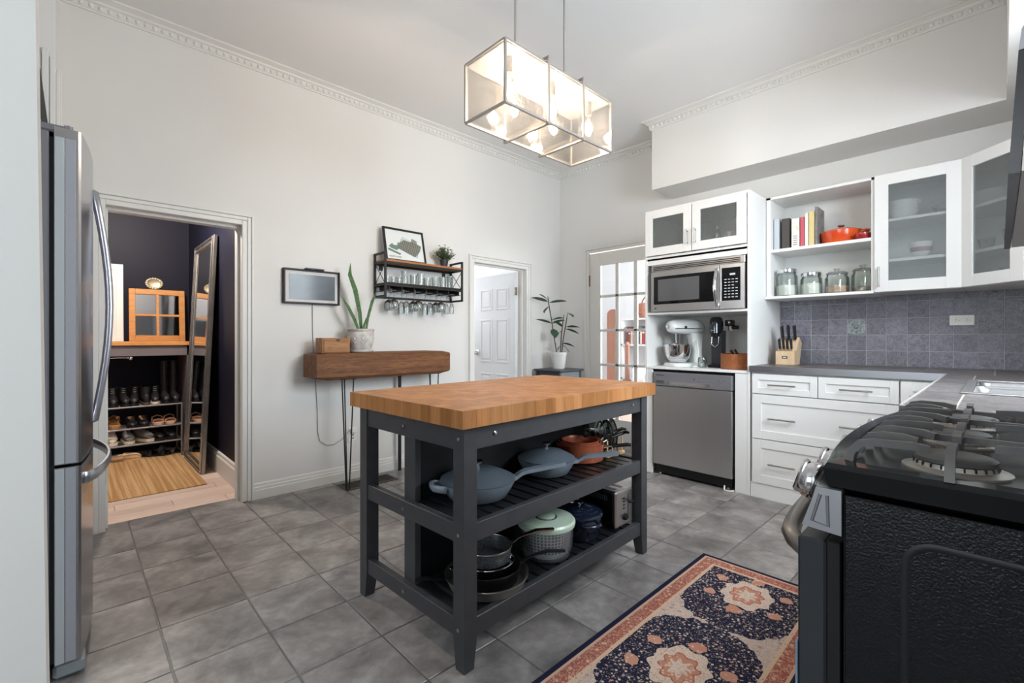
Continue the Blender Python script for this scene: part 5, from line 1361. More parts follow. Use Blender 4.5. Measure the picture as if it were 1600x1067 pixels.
# ================================================================== RUG
RL, RW = 1.85, .615
rug = MB().box(-RL/2, RL/2, -RW/2, RW/2, 0, .006, .002).build('runner_rug', rugmat(RL, RW))
rug.location = (2.415-RL/2, .757, .0006); rug.rotation_euler = (0, 0, R(.6))
tag(rug, 'persian runner rug in navy, cream and rust in front of the range', 'rug')
# ================================================================== LEFT WALL OBJECTS
# beam console on hairpin legs
cn = thing('beam_console', 'thick reclaimed wood beam shelf on black hairpin legs', 'console table', (1.82, 3.46, 0))
BX0, BX1, BY0, BY1, BZ0, BZ1 = 1.25, 2.405, 3.315, 3.60, .836, 1.028
b = MB(); n = 14; rings = []
for i in range(n+1):
    x = BX0+(BX1-BX0)*i/n; e = .012 if i in (0, n) else 0; w1, w2, w3 = (random.uniform(-.003, .003) for _ in range(3)); r_ = .022
    rings.append([(x, BY0+e, BZ0+r_+w1), (x, BY0+e, BZ1-r_+w2), (x, BY0+r_+e, BZ1-e+w3*.3), (x, BY1-e, BZ1-e+w3*.3), (x, BY1-e, BZ0+e), (x, BY0+r_+e, BZ0+e+w1)])
b.loft(rings); b.build('beam', M_beam, cn)
def hairpin(xc, yc, dirs):
    b = MB()
    top = BZ0-.001
    pts = [(xc-.045, yc, top), (xc-.012, yc-.0, .012), (xc-.004, yc, .0045), (xc+.004, yc, .0045), (xc+.012, yc, .012), (xc+.045, yc, top)]
    b.tube(pts, .0048, 8); b.tube([(xc, yc+.06, top), (xc, yc+.012, .012), (xc, yc, .0048)], .0048, 8)
    l = b.build('hairpin_leg', M_blackm, cn, 60)
    MB().box(xc-.06, xc+.06, yc-.015, yc+.075, top-.004, top).build('mounting_plate', M_blackm, l)
for xc, yc in ((1.485, 3.345), (2.26, 3.36)): hairpin(xc, yc, 1)
for xx in (2.02,): MB().box(xx, xx+.03, 3.545, 3.553, .0, BZ0-.001, .001).build('rear_flat_leg', M_blackm, cn)
# wooden drawer box
wx = thing('wooden_box', 'small wooden box with a finger notch on the beam', 'box', (1.42, 3.44, BZ1+.001))
MB().box(1.310, 1.520, 3.385, 3.51, BZ1+.0005, BZ1+.112, .002).build('case', M_boxwood, wx)
MB().box(1.322, 1.508, 3.379, 3.386, BZ1+.008, BZ1+.104, .001).build('drawer_front', M_boxwood, wx)
MB().prism([(1.425+.017*math.cos(R(a)), BZ1+.104+.017*math.sin(R(a))) for a in range(180, 361, 15)], 1, 3.3782, 3.3792).build('finger_notch', M_dark, wx)
# snake plant
sc_ = (1.640, 3.455, BZ1+.001); sp_ = thing('snake_plant', 'snake plant in a carved grey pot on the beam', 'plant', sc_)
pot = MB().lathe([(.070, .018), (.085, .04), (.098, .09), (.100, .135), (.094, .160), (.102, .168), (.104, .180), (.098, .182), (.090, .165), (.088, .13), (.0001, .125)], sc_, 32).build('pot', M_potgrey, sp_, 50)
MB().lathe([(.080, .0), (.092, .006), (.096, .020), (.090, .020), (.086, .010), (.0001, .008)], sc_, 28).build('saucer', M_ceramic, pot, 50)
orn = MB()
for k in range(10):
    a = 2*math.pi*k/10
    for (da, z, r_) in ((0, .105, .014), (.13, .092, .008), (-.13, .092, .008), (0, .078, .009), (.12, .12, .007), (-.12, .12, .007)):
        rr = .0965 if z > .08 else .094
        orn.ball((sc_[0]+rr*math.cos(a+da), sc_[1]+rr*math.sin(a+da), sc_[2]+z), r_*.7, r_*.7, r_, 6, 5)
orn.build('relief_flower', mat('pale_relief', '#d9d4cf', .6), pot, 60)
MB().lathe([(.0001, .150), (.088, .148)], sc_, 20, closed=False).build('soil', M_soil, pot)
def blade(pts, w, m, parent, name='leaf', fold=.006):
    pts = [Vector(p) for p in pts]; n = len(pts); vs = []; 
    for i, p in enumerate(pts):
        t = (pts[min(i+1, n-1)]-pts[max(i-1, 0)]).normalized(); s = t.cross(Vector((.35, -.9, .2))).normalized(); nn = t.cross(s).normalized()
        ww = w[i]
        vs += [p+s*ww, p+nn*fold*min(1, ww*40), p-s*ww, p-nn*.0025]
    fs = []
    for i in range(n-1):
        for k in range(4): fs.append((i*4+k, i*4+(k+1) % 4, (i+1)*4+(k+1) % 4, (i+1)*4+k))
    fs += [(3, 2, 1, 0), tuple(range((n-1)*4, n*4))]
    return MB().add(vs, fs).build(name, m, parent, 60)
X, Y, Z = sc_; zb = Z+.15
blade([(X+.005, Y, zb), (X-.01, Y, zb+.16), (X-.045, Y+.0, zb+.33), (X-.09, Y, zb+.45), (X-.085, Y+.0, zb+.54)], [.016, .022, .027, .022, .001], M_snake, sp_)
blade([(X-.015, Y-.01, zb), (X-.055, Y-.01, zb+.10), (X-.11, Y-.015, zb+.20), (X-.17, Y-.02, zb+.285)], [.015, .018, .016, .001], M_snake, sp_)
blade([(X+.035, Y-.01, zb), (X+.055, Y-.01, zb+.13), (X+.085, Y-.02, zb+.25), (X+.125, Y-.03, zb+.345)], [.011, .014, .016, .001], M_snake, sp_)
blade([(X+.01, Y-.02, zb), (X+.012, Y-.03, zb+.06), (X+.03, Y-.035, zb+.115), (X+.06, Y-.035, zb+.135)], [.013, .012, .008, .001], M_snake, sp_)
# picture with reading light above it
tv = thing('framed_picture', 'landscape framed picture with dark frame and pale mat', 'picture', (1.32, YA-.02, 1.397))
x0, x1, z0, z1 = 1.110, 1.528, 1.396, 1.656
MB().frame(x0, x1, z0, z1, .013, YA-.035, YA-.001, .002).build('frame', M_iron, tv)
MB().box(x0+.010, x1-.010, YA-.020, YA-.010, z0+.010, z1-.010).build('mat_board', mat('pale_mat', '#d8d6d6', .7), tv)
MB().box(x0+.042, x1-.036, YA-.0225, YA-.0195, z0+.034, z1-.038).build('glazed_print', mat('dark_glossy_print', '#5f666c', .12, col2='#79828a', vs=3, spec=.25), tv)
MB().box(x0+.15, x1-.13, YA-.06, YA-.015, z1-.002, z1+.010, .003).build('camera_bar', M_dark, tv)
cb = MB().tube([(1.325, YA-.008, 1.395), (1.327, YA-.006, 1.2), (1.333, YA-.006, 1.03), (1.35, YA-.006, .80), (1.362, YA-.006, .58), (1.364, YA-.007, .42), (1.38, YA-.010, .345), (1.43, YA-.012, .305), (1.49, YA-.012, .30), (1.56, YA-.012, .335), (1.62, YA-.012, .40)], .0022, 6).build('power_cable', mat('grey_cable', '#8a8886', .6), None, 60)
tag(cb, 'thin cable hanging from the framed picture behind the beam', 'cable')
# low outlet with plug
o1 = thing('low_outlet', 'white outlet and plug on the wall under the beam', 'outlet', (1.645, YA, .33))
MB().box(1.61, 1.68, YA-.006, YA, .30, .415, .002).build('plate', M_white, o1); MB().box(1.625, 1.665, YA-.035, YA-.006, .372, .41, .004).build('plug', M_white, o1); 
b = MB()
for zz in (.325, .35): b.box(1.635, 1.655, YA-.0075, YA-.006, zz, zz+.006)
b.build('slot', M_dark, o1)
# floor register
fv = thing('floor_register', 'dark metal floor vent at the foot of the wall', 'vent', (1.70, 3.43, 0))
MB().frame(1.475, 1.905, 3.335, 3.525, .022, -.006, -.0008, .001, Matrix(((1, 0, 0, 0), (0, 0, 1, 0), (0, -1, 0, 0), (0, 0, 0, 1)))).build('rim', mat('vent_grey_metal', '#57544f', .5, .4), fv)
MB().box(1.49, 1.89, 3.35, 3.51, .0003, .001).build('duct', M_dark, fv)
for k in range(22): MB().box(1.500+k*.0182, 1.508+k*.0182, 3.357, 3.503, .0012, .005).build('louver', mat('vent_louver', '#4a4743', .5, .4) if k == 0 else bpy.data.materials['vent_louver'], fv)

# wall rack
rk = thing('wine_rack_shelf', 'industrial iron and wood wall shelf with stemware rack', 'wall shelf', (2.22, 3.52, 1.47))
KX0, KX1_, KY0, KY1_ = 1.828, 2.622, 3.42, 3.612
t_ = .016
zt, zb_ = 1.845, 1.476; zs1, zs2 = 1.772, 1.588
for xx in (KX0, KX1_-t_):
    b = MB()
    b.box(xx, xx+t_, KY0, KY0+t_, zb_, zt, .001); b.box(xx, xx+t_, KY1_-t_, KY1_, zb_, zt, .001)
    for zz in (zt-t_, zs1-.018, zs2-.018, zb_): b.box(xx, xx+t_, KY0+t_, KY1_-t_, zz, zz+t_, .001)
    b.build('end_frame', M_iron, rk)
    b = MB(); xm = xx+t_/2
    b.tube([(xm, KY0+t_, zs1-.02), (xm, KY1_-t_, zs2)], .003, 6); b.tube([(xm, KY1_-t_, zs1-.02), (xm, KY0+t_, zs2)], .003, 6); b.build('cross_brace', M_iron, rk)
for zz in (zs1, zs2):
    b = MB(); b.box(KX0+t_, KX1_-t_, KY0, KY0+t_, zz-.022, zz-.004, .001); b.box(KX0+t_, KX1_-t_, KY1_-t_, KY1_, zz-.022, zz-.004, .001); b.build('shelf_rail', M_iron, rk)
for k in range(3): MB().box(KX0+t_+.001, KX1_-t_-.001, KY0+.002+k*.0625, KY0+.062+k*.0625, zs1-.004, zs1+.014, .002).build('shelf_plank', M_rackwood, rk)
for k in range(3): MB().box(KX0+t_+.001, KX1_-t_-.001, KY0+.002+k*.0625, KY0+.062+k*.0625, zs2-.004, zs2+.008, .002).build('shelf_plank', M_iron, rk)
MB().box(KX0+t_, KX1_-t_, KY1_-t_, KY1_, zb_, zb_+t_, .001).build('bottom_rail', M_iron, rk)
rails = [KX0+.045+i*.118 for i in range(7)]
for xr in rails:
    b = MB(); b.box(xr-.018, xr+.018, KY0+.012, KY1_-.018, zs2-.058, zs2-.054); b.box(xr-.003, xr+.003, KY0+.012, KY1_-.018, zs2-.054, zs2-.022); b.build('stem_rail', M_iron, rk)
for xx in (KX0+.05, KX1_-.10): MB().box(xx, xx+.03, KY1_-.004, KY1_+.006, zs1-.06, zs1-.02).build('wall_bracket', M_iron, rk)
# hanging stemware
M_stemg = glass('stemware_glass', '#f3f5f5', .16, .03)
def stem(x, y, kind, label):
    th = thing('wine_glass', label, 'glass', (x, y, zs2-.052), 'stemware hanging under the wall shelf'); c = (x, y, zs2-.052)
    foot = [(.0001, .004), (.030, .002), (.031, 0), (.006, -.004), (.0035, -.012)]
    if kind == 0: prof = foot + [(.0035, -.065), (.010, -.072), (.036, -.090), (.043, -.118), (.040, -.150), (.036, -.165), (.035, -.165), (.039, -.150), (.042, -.118), (.035, -.0915), (.008, -.075), (.0001, -.073)]
    elif kind == 1: prof = foot + [(.0035, -.075), (.012, -.085), (.026, -.105), (.030, -.14), (.029, -.19), (.028, -.19), (.029, -.14), (.025, -.107), (.010, -.088), (.0001, -.085)]
    else: prof = foot + [(.0035, -.070), (.014, -.085), (.020, -.11), (.021, -.15), (.019, -.175), (.018, -.175), (.020, -.15), (.019, -.11), (.012, -.088), (.0001, -.083)]
    MB().lathe(prof, c, 18).build('glass_body', M_stemg, th, 60)
    if kind == 0: MB().lathe([(.0001, -.0725), (.010, -.0745), (.0345, -.0925), (.0350, -.0935), (.009, -.0765), (.0001, -.0745)], c, 18).build('tinted_base', mat('amber_tint', '#6b4a38', .2) if 'amber_tint' not in bpy.data.materials else bpy.data.materials['amber_tint'], th, 60)
order = ['first', 'second', 'third', 'fourth', 'fifth', 'sixth']
kinds = [0, 1, 0, 1, 0, 2]; nm = {0: 'round amber-based wine glass', 1: 'tall straight wine glass', 2: 'slim flute'}
for i in range(6):
    xm = (rails[i]+rails[i+1])/2
    for j, yy in enumerate((KY0+.045, KY0+.125)):
        stem(xm, yy, kinds[i], '%s hanging in the %s slot from the left, %s row' % (nm[kinds[i]], order[i], ('front', 'rear')[j]))
# tumblers on the lower board
for i, (x, r_, h_) in enumerate(((1.89, .022, .06), (1.945, .022, .06), (2.0, .022, .06), (2.055, .030, .115), (2.14, .030, .09), (2.215, .030, .11), (2.28, .033, .075), (2.365, .033, .09), (2.45, .034, .10), (2.53, .03, .115))):
    th = thing('tumbler', 'clear %s tumbler, number %s from the left on the rack board' % ('small' if r_ < .025 else ('tall' if h_ > .105 else 'short wide'), ['one', 'two', 'three', 'four', 'five', 'six', 'seven', 'eight', 'nine', 'ten'][i]), 'glass', (x, 3.50, zs2+.0085), 'tumblers on the wall shelf')
    MB().lathe([(r_*.85, 0), (r_, h_), (r_*.94, h_), (r_*.78, .008), (.0001, .008)], (x, 3.50, zs2+.0085), 18).build('glass_body', M_stemg, th, 50)
# map print
mp = thing('map_print', 'framed city map print leaning on the wall shelf', 'picture', (2.07, 3.50, zs1+.0145))
Mm = TR(1.872, 3.478, zs1+.0145) @ RX(-13)
W_, H_ = .392, .300
MB().frame(0, W_, 0, H_, .018, 0, .016, .001, Mm).build('frame', M_iron, mp)
MB().box(.012, W_-.012, .006, .012, .012, H_-.012, 0, Mm).build('paper', mat('map_paper', '#dfe3e2', .7), mp)
M_mapg = mat('map_green', '#6f8577', .7); M_mapk = mat('map_block', '#8b8a80', .7); M_mapl = mat('map_line', '#3f443f', .7)
# city outline turned about 25 degrees, with street grid
Mg = Mm @ TR(.235, .0052, .135) @ RY(22)
b = MB(); b.prism([(-.105, -.055), (.075, -.055), (.105, .02), (.105, .075), (.06, .075), (.05, .10), (.0, .10), (.0, .06), (-.06, .05), (-.10, .0)], 1, 0, .0008, Mg); b.build('map_blocks', M_mapk, mp)
b = MB()
for k in range(11): b.box(-.0905+k*.018, -.0878+k*.018, -.0006, 0, -.053, .05 if k < 5 else .07, 0, Mg)
for k in range(8): b.box(-.09, .098, -.0006, 0, -.0457+k*.0155, -.0432+k*.0155, 0, Mg)
b.build('map_streets', M_mapl, mp)
b = MB(); b.prism([(.04, .13), (.075, .16), (.085, .145), (.12, .145), (.13, .175), (.14, .17), (.135, .12), (.115, .10), (.06, .115)], 1, .0050, .0058, Mm); b.prism([(.03, .095), (.14, .06), (.15, .075), (.035, .115)], 1, .0050, .0058, Mm); b.build('map_park', M_mapg, mp)
txt('lettering', 'NORTH END', .020, M_mapl, Mm @ TR(.035, .0052, .035) @ RX(90), mp, .0004)
# small leafy plant in a dark pot
pc2 = (2.470, 3.512, zs1+.0145); pp = thing('leafy_pot_plant', 'bushy small-leaved plant in a dark pot on the wall shelf', 'plant', pc2)
MB().lathe([(.030, 0), (.040, .062), (.042, .062), (.042, .070), (.038, .070), (.036, .06), (.0001, .058)], pc2, 20).build('pot', M_blackpot, pp, 40)
st_ = MB(); lf = MB(); rnd = random.Random(3)
for k in range(80):
    a = rnd.uniform(0, 2*math.pi); el = rnd.uniform(.35, 1.5); ln = rnd.uniform(.08, .155)
    d = Vector((math.cos(a)*math.cos(el), math.sin(a)*math.cos(el)*.75, math.sin(el))); p0 = Vector(pc2)+Vector((0, 0, .06)); p1 = p0+d*ln
    st_.tube([p0, p1], .0012, 4)
    for q in range(9):
        p = p0+d*ln*(.40+.07*q)+Vector((rnd.uniform(-.012, .012), rnd.uniform(-.012, .012), rnd.uniform(-.008, .008)))
        u = Vector((rnd.uniform(-1, 1), rnd.uniform(-1, 1), rnd.uniform(-.3, .8))).normalized(); w = u.orthogonal().normalized(); L_ = rnd.uniform(.015, .023)
        lf.add([p, p+u*L_*.5+w*L_*.38, p+u*L_, p+u*L_*.5-w*L_*.38], [(0, 1, 2, 3)])
st_.build('twigs', M_stem, pp); o = lf.build('foliage', mat('box_leaf', '#3c5430', .6, col2='#647a4c', vs=60), pp, fixn=False); o['kind'] = 'stuff'

# ================================================================== CORNER TABLE AND PLANT
ct_ = thing('corner_table', 'small dark blue-grey table in the far corner under the plant', 'side table', (3.90, 3.36, 0))
M_ct = mat('dark_slate_paint', '#33383e', .4)
MB().box(3.69, 4.10, 3.16, 3.55, .778, .80, .006).build('top', M_ct, ct_)
MB().frame(3.72, 4.07, .70, .777, .018, 3.19, 3.208, .001).build('apron', M_ct, ct_)
MB().box(3.72, 3.738, 3.208, 3.52, .70, .777).build('apron', M_ct, ct_); MB().box(3.72, 4.07, 3.50, 3.518, .70, .777).build('apron', M_ct, ct_); MB().box(4.052, 4.07, 3.208, 3.5, .70, .777).build('apron', M_ct, ct_)
MB().box(3.738, 4.052, 3.186, 3.190, .705, .772).build('drawer_front', mat('blue_grey_drawer', '#66727c', .4), ct_)
for (xx, yy) in ((3.71, 3.18), (4.05, 3.18), (3.71, 3.50), (4.05, 3.50)): MB().box(xx, xx+.032, yy, yy+.032, 0, .777, .002).build('leg', M_ct, ct_)
pc3 = (3.90, 3.36, .8005); rp = thing('rubber_plant', 'sparse rubber plant in a white pot on the corner table', 'plant', pc3)
pt = MB().lathe([(.062, 0), (.070, .01), (.086, .145), (.088, .148), (.090, .150), (.094, .182), (.090, .184), (.084, .165), (.0001, .160)], pc3, 28).build('pot', M_ceramic, rp, 40)
MB().lathe([(.0001, .172), (.082, .170)], pc3, 20, closed=False).build('soil', M_soil, pt)
ch_ = MB(); rr_ = random.Random(5)
for k in range(22): 
    a = rr_.uniform(0, 6.28); q = rr_.uniform(.01, .075); ch_.box(-.012, .012, -.004, .004, 0, .012, .002, TR(pc3[0]+q*math.cos(a), pc3[1]+q*math.sin(a), pc3[2]+.172) @ RZ(rr_.uniform(0, 180)) @ RX(rr_.uniform(-40, 40)))
ch_.build('bark_chips', mat('bark', '#8a5c3c', .9), pt)['kind'] = 'stuff'
XR_, YR2 = Vector((.725, -.688, 0)), Vector((0, 0, 1))       # left-right runs along this diagonal of the corner
def P3(u, z): return Vector(pc3) + XR_*u + Vector((0, 0, z))
for pts in ([P3(-.02, .17), P3(-.05, .35), P3(-.075, .52), P3(-.10, .66), P3(-.115, .76), P3(-.12, .80)], [P3(.02, .17), P3(.03, .35), P3(.045, .50), P3(.06, .60)], [P3(.035, .17), P3(.055, .35), P3(.085, .52), P3(.10, .61)]):
    MB().tube(pts, [.006]*(len(pts)-1)+[.003], 6).build('stem', M_stem, rp, 60)
def leaf(p, d, L_, w, name='leaf'):
    p = Vector(p); d = Vector(d).normalized(); s = d.cross(Vector((.3, .3, 1))).normalized(); n_ = s.cross(d).normalized()
    vs = []; ks = ((0, .1), (.2, .75), (.45, 1), (.7, .8), (.9, .35), (1, .02))
    for (t, ww) in ks:
        q = p+d*(L_*t)-n_*(.02*t*t)
        vs += [q+s*(w*ww)+n_*.006*ww, q, q-s*(w*ww)+n_*.006*ww, q-n_*.0015]
    fs = []
    for i in range(len(ks)-1):
        for k in range(4): fs.append((i*4+k, i*4+(k+1) % 4, (i+1)*4+(k+1) % 4, (i+1)*4+k))
    fs += [(3, 2, 1, 0), tuple(range(20, 24))]
    return MB().add(vs, fs).build(name, M_leaf, rp, 60)
D = lambda u, z, f=0: XR_*u + Vector((.5, .5, 0))*f + Vector((0, 0, z))
for (p, d, l, w) in ((P3(-.10, .73), D(1, .18, -.2), .17, .024), (P3(-.12, .74), D(-1, .35, -.2), .17, .026), (P3(-.12, .76), D(-.5, .5, .6), .12, .028), (P3(-.11, .69), D(-.45, -.45, -.8), .11, .030), (P3(-.075, .50), D(-1, .35, -.2), .17, .020), (P3(-.07, .50), D(.9, .35, -.2), .13, .022), (P3(-.055, .44), D(.1, -.6, -1), .12, .035),
                     (P3(.10, .62), D(.3, -.2, -.8), .11, .034), (P3(.05, .56), D(-1, -.05, -.2), .12, .020), (P3(.045, .46), D(-.8, .7, -.2), .11, .018), (P3(.085, .46), D(1, .1, -.3), .13, .022), (P3(.08, .44), D(1, -.25, .2), .14, .018), (P3(.04, .42), D(-.7, -.5, -.6), .10, .026),
                     (P3(.045, .28), D(1, -.15, -.3), .12, .022), (P3(.04, .27), D(-.6, -.5, -.6), .09, .034), (P3(.05, .26), D(.6, -.5, -.7), .10, .032)): leaf(p, d, l*1.12, w*1.35)

# ================================================================== STUDY BEYOND THE FRENCH DOOR
M_wsh = mat('white_shelf_paint', '#e9eaec', .5)
bcs = thing('bookcase', 'white open bookcase seen through the glazed door', 'bookcase', (7.4, 3.9, 0))
for zz in (.40, 1.00, 1.46): MB().box(7.2, 7.55, 2.9, 4.72, zz, zz+.03).build('shelf_board', M_wsh, bcs)
for yy in (2.9, 3.78, 4.69): MB().box(7.2, 7.55, yy, yy+.03, 0, 1.46).build('upright', M_wsh, bcs)
MB().box(7.54, 7.56, 2.9, 4.72, 0, 1.46).build('back_panel', M_wsh, bcs)
cols_ = ['#7d3038', '#8f4a3a', '#c9c4bc', '#b98a6a', '#5a5f66', '#d8d0c4', '#a8303c', '#3f4a44', '#c2b8aa', '#6d6a72', '#913844', '#dcd6cc']
yb = 4.62
for i in range(12):
    w = rr_.uniform(.03, .055); h = rr_.uniform(.22, .32)
    th = thing('study_book', '%s book, number %d from the left on the middle shelf of the white bookcase' % (['maroon', 'rust', 'pale grey', 'tan', 'slate', 'cream', 'crimson', 'dark green', 'beige', 'grey violet', 'wine red', 'ivory'][i], i+1), 'book', (7.3, yb-w/2, 1.031), 'study books')
    m_ = mat('study_cover', cols_[i], .6)
    MB().box(7.22, 7.42, yb-w, yb, 1.031, 1.031+h, .003).build('cover', m_, th); MB().box(7.218, 7.221, yb-w+.008, yb-.008, 1.031+h*.7, 1.031+h*.8).build('spine_band', M_paper, th)
    yb -= w+.004
    if i in (3, 7): yb -= .06
# things on top of the bookcase
tb = thing('terracotta_basket', 'terracotta coloured basket on top of the white bookcase', 'basket', (7.38, 4.25, 1.49))
MB().lathe([(.17, 0), (.21, .10), (.20, .24), (.18, .26), (.17, .24), (.18, .10), (.0001, .02)], (7.38, 4.25, 1.491), 24).build('body', mat('terracotta', '#a8705c', .8, col2='#c08a74', vs=30), tb, 50)
MB().tube(arc((4.25, 1.74), .15, 0, 180, 10, 'yz', 7.38), .012, 6).build('handle', mat('terracotta_handle', '#94604e', .8), tb)
fb = thing('flower_vase', 'white vase of dried flowers on the bookcase top', 'vase', (7.30, 3.86, 1.49))
MB().lathe([(.05, 0), (.07, .06), (.04, .12), (.045, .14), (.0001, .13)], (7.30, 3.86, 1.491), 18).build('vase', M_ceramic, fb, 50)
g = MB(); 
for k in range(26): g.ball((7.30+rr_.uniform(-.08, .08), 3.86+rr_.uniform(-.10, .10), 1.62+rr_.uniform(0, .16)), rr_.uniform(.012, .03), n=6, m=5)
g.build('blooms', mat('dried_blooms', '#cfc6bc', .8, col2='#6a5a52', vs=12), fb, 60)['kind'] = 'stuff'
fb2 = thing('ceramic_ornament', 'round pinkish ornament on the lower bookcase shelf', 'ornament', (7.32, 3.60, 1.03))
MB().lathe([(.03, 0), (.09, .05), (.095, .10), (.05, .16), (.0001, .17)], (7.32, 3.60, 1.031), 18).build('body', mat('blush_ceramic', '#c9a79c', .5, col2='#9a7468', vs=20), fb2, 50)
MB().cyl((7.32, 3.60, 1.195), (7.32, 3.60, 1.22), .012, n=8).build('stopper', M_darkwood, fb2)
wd = thing('wooden_headboard', 'tall reddish pine panel with rounded top behind the glazed door', 'panel', (6.0, 4.06, 0))
b = MB(); b.prism([(3.96, 0), (4.17, 0), (4.17, 1.50)] + [(4.065+.105*math.cos(R(a)), 1.50+.08*math.sin(R(a))) for a in range(15, 180, 15)] + [(3.96, 1.50)], 0, 5.98, 6.02); b.build('board', M_redwood, wd)
b = MB(); b.box(5.97, 5.98, 3.975, 4.155, .3, .36); b.build('cross_batten', M_redwood, wd)
wd2 = thing('wooden_post', 'narrow reddish wooden post beside the bookcase', 'post', (6.6, 4.2, 0))
MB().box(6.58, 6.62, 4.17, 4.24, 0, 1.02, .004).build('shaft', M_redwood, wd2); MB().ball((6.6, 4.205, 1.04), .04).build('finial', M_redwood, wd2, 60)
ac = thing('white_armchair', 'white upholstered armchair beyond the glazed door', 'armchair', (6.6, 3.55, 0))
M_up = mat('white_upholstery', '#e6e6e8', .9)
MB().box(6.35, 6.95, 3.25, 3.95, .28, .52, .05).build('seat', M_up, ac, 40); MB().box(6.80, 6.98, 3.25, 3.95, .50, .98, .06).build('backrest', M_up, ac, 40)
for yy in (3.20, 3.90): MB().box(6.35, 6.95, yy, yy+.10, .28, .68, .04).build('armrest', M_up, ac, 40)
for (xx, yy) in ((6.38, 3.25), (6.38, 3.93), (6.9, 3.25), (6.9, 3.93)): MB().box(xx, xx+.04, yy, yy+.04, 0, .285).build('leg', M_darkwood, ac)
st2 = thing('white_stool', 'white stool with dark seat in front of the armchair', 'stool', (5.7, 3.12, 0))
MB().box(5.55, 5.85, 2.95, 3.30, .62, .66, .01).build('seat', M_wsh, st2)
for (xx, yy) in ((5.56, 2.96), (5.56, 3.26), (5.81, 2.96), (5.81, 3.26)): MB().box(xx, xx+.03, yy, yy+.03, 0, .62).build('leg', M_wsh, st2)
MB().box(5.6, 5.8, 3.0, 3.25, .40, .60).build('dark_panel', mat('dark_stool_panel', '#4a4d50', .6), st2)

# ================================================================== SHOE ROOM
point('shoe_room_lamp_light', (.30, 4.55, 2.40), 120, (1, .90, .80), .08)
lp = thing('ceiling_lamp', 'small warm ceiling lamp inside the shoe room', 'lamp', (.30, 4.55, 2.6))
MB().lathe([(.06, -.03), (.09, -.03), (.10, -.002), (.0001, -.002)], (.30, 4.55, 2.599), 20).build('base', M_nickel, lp); MB().lathe([(.055, -.03), (.085, -.05), (.07, -.11), (.0001, -.13)], (.30, 4.55, 2.599), 20).build('shade', glass('opal', '#fff2dd', .1, .1, .3, '#fff2dd'), lp, 60)
jr = MB().box(-.30, .30, -.695, .695, 0, .010, .003).build('jute_rug', M_jute); jr.location = (.455, 4.935, .0006); tag(jr, 'woven natural jute rug on the shoe room floor', 'rug')
jr.scale = (1, 1, 1)
# mantel shelf with legs
ms = thing('mantel_shelf', 'pine topped dark shelf along the back of the shoe room', 'shelf', (.3, 5.6, 0))
MB().box(-.6, .86, 5.41, 5.99, 1.070, 1.106, .004).build('top_board', M_pine, ms)
M_mf = mat('mauve_grey_paint', '#6d6468', .6)
MB().box(-.6, .86, 5.43, 5.46, .975, 1.069).build('front_rail', M_mf, ms)
MB().box(.80, .86, 5.43, 5.99, 0, 1.069).build('leg_panel', M_mf, ms); MB().box(-.6, -.54, 5.43, 5.99, 0, 1.069).build('leg_panel', M_mf, ms)
# old window sash
ws = thing('window_sash', 'old pine window sash with four panes leaning on the mantel shelf', 'window sash', (.62, 5.87, 1.107))
Mw2 = TR(.395, 5.86, 1.107) @ RX(-6)
W_, H_ = .455, .530
b = MB(); b.frame(0, W_, 0, H_, .050, 0, .032, .003, Mw2, .055, .060); b.build('frame', M_pine, ws)
b = MB(); b.box(W_/2-.011, W_/2+.011, .004, .028, .06, H_-.055, .002, Mw2); b.build('muntin', M_pine, ws)
for (xa_, xb_) in ((.05, W_/2-.011), (W_/2+.011, W_-.05)):
    MB().box(xa_, xb_, .004, .028, .255, .277, .002, Mw2).build('muntin', M_pine, ws)
    for (za, zb2) in ((.06, .255), (.277, H_-.055)): MB().box(xa_, xb_, .014, .017, za, zb2, 0, Mw2).build('mirror_pane', mat('aged_mirror', '#73767c', .06, 1) if 'aged_mirror' not in bpy.data.materials else bpy.data.materials['aged_mirror'], ws)
# silver platter on the wall
pl = thing('silver_platter', 'ornate silver platter hung above the window sash', 'platter', (.60, 5.99, 1.69))
cx, cz = .603, 1.700
MB().lathe([(.0001, .006), (.045, .006), (.058, .012), (.062, .010), (.062, .002), (.0001, .001)], (0, 0, 0), 24, TR(cx, 5.999, cz) @ RX(90) @ Matrix.Diagonal((1.0, .8, 1, 1))).build('dish', mat('pale_gold_silver', '#d8c8a8', .35, .7), pl, 50)
b = MB()
for k in range(18): a = 2*math.pi*k/18; b.ball((cx+.063*math.cos(a), 5.988, cz+.051*math.sin(a)), .014, .010, .012, 6, 5)
b.build('scalloped_rim', mat('pale_gold_rim', '#dccfb2', .4, .6), pl, 60)
# white panelled shutter
su = thing('white_shutter', 'white panelled shutter standing at the left end of the mantel shelf', 'shutter', (.25, 5.9, 1.107))
Ms = TR(.02, 5.88, 1.107) @ RX(-5)
b = MB(); b.frame(0, .335, 0, .76, .055, 0, .025, .002, Ms); b.box(.05, .285, .012, .020, .05, .71, 0, Ms); b.build('frame', M_trim, su)
MB().frame(.055, .28, .055, .705, .014, .006, .013, .002, Ms).build('bead_moulding', M_trim, su)
# leaning mirror
mr = thing('leaning_mirror', 'tall silver framed mirror leaning against the navy wall', 'mirror', (.775, 5.0, 0))
MX, MY0, MWid, MH = .770, 4.57, .82, 2.02
ang = math.degrees(math.asin((.862-MX)/MH))
Mq = TR(MX, MY0, .0015) @ RY(ang) @ Matrix(((0, -1, 0, 0), (1, 0, 0, 0), (0, 0, 1, 0), (0, 0, 0, 1)))
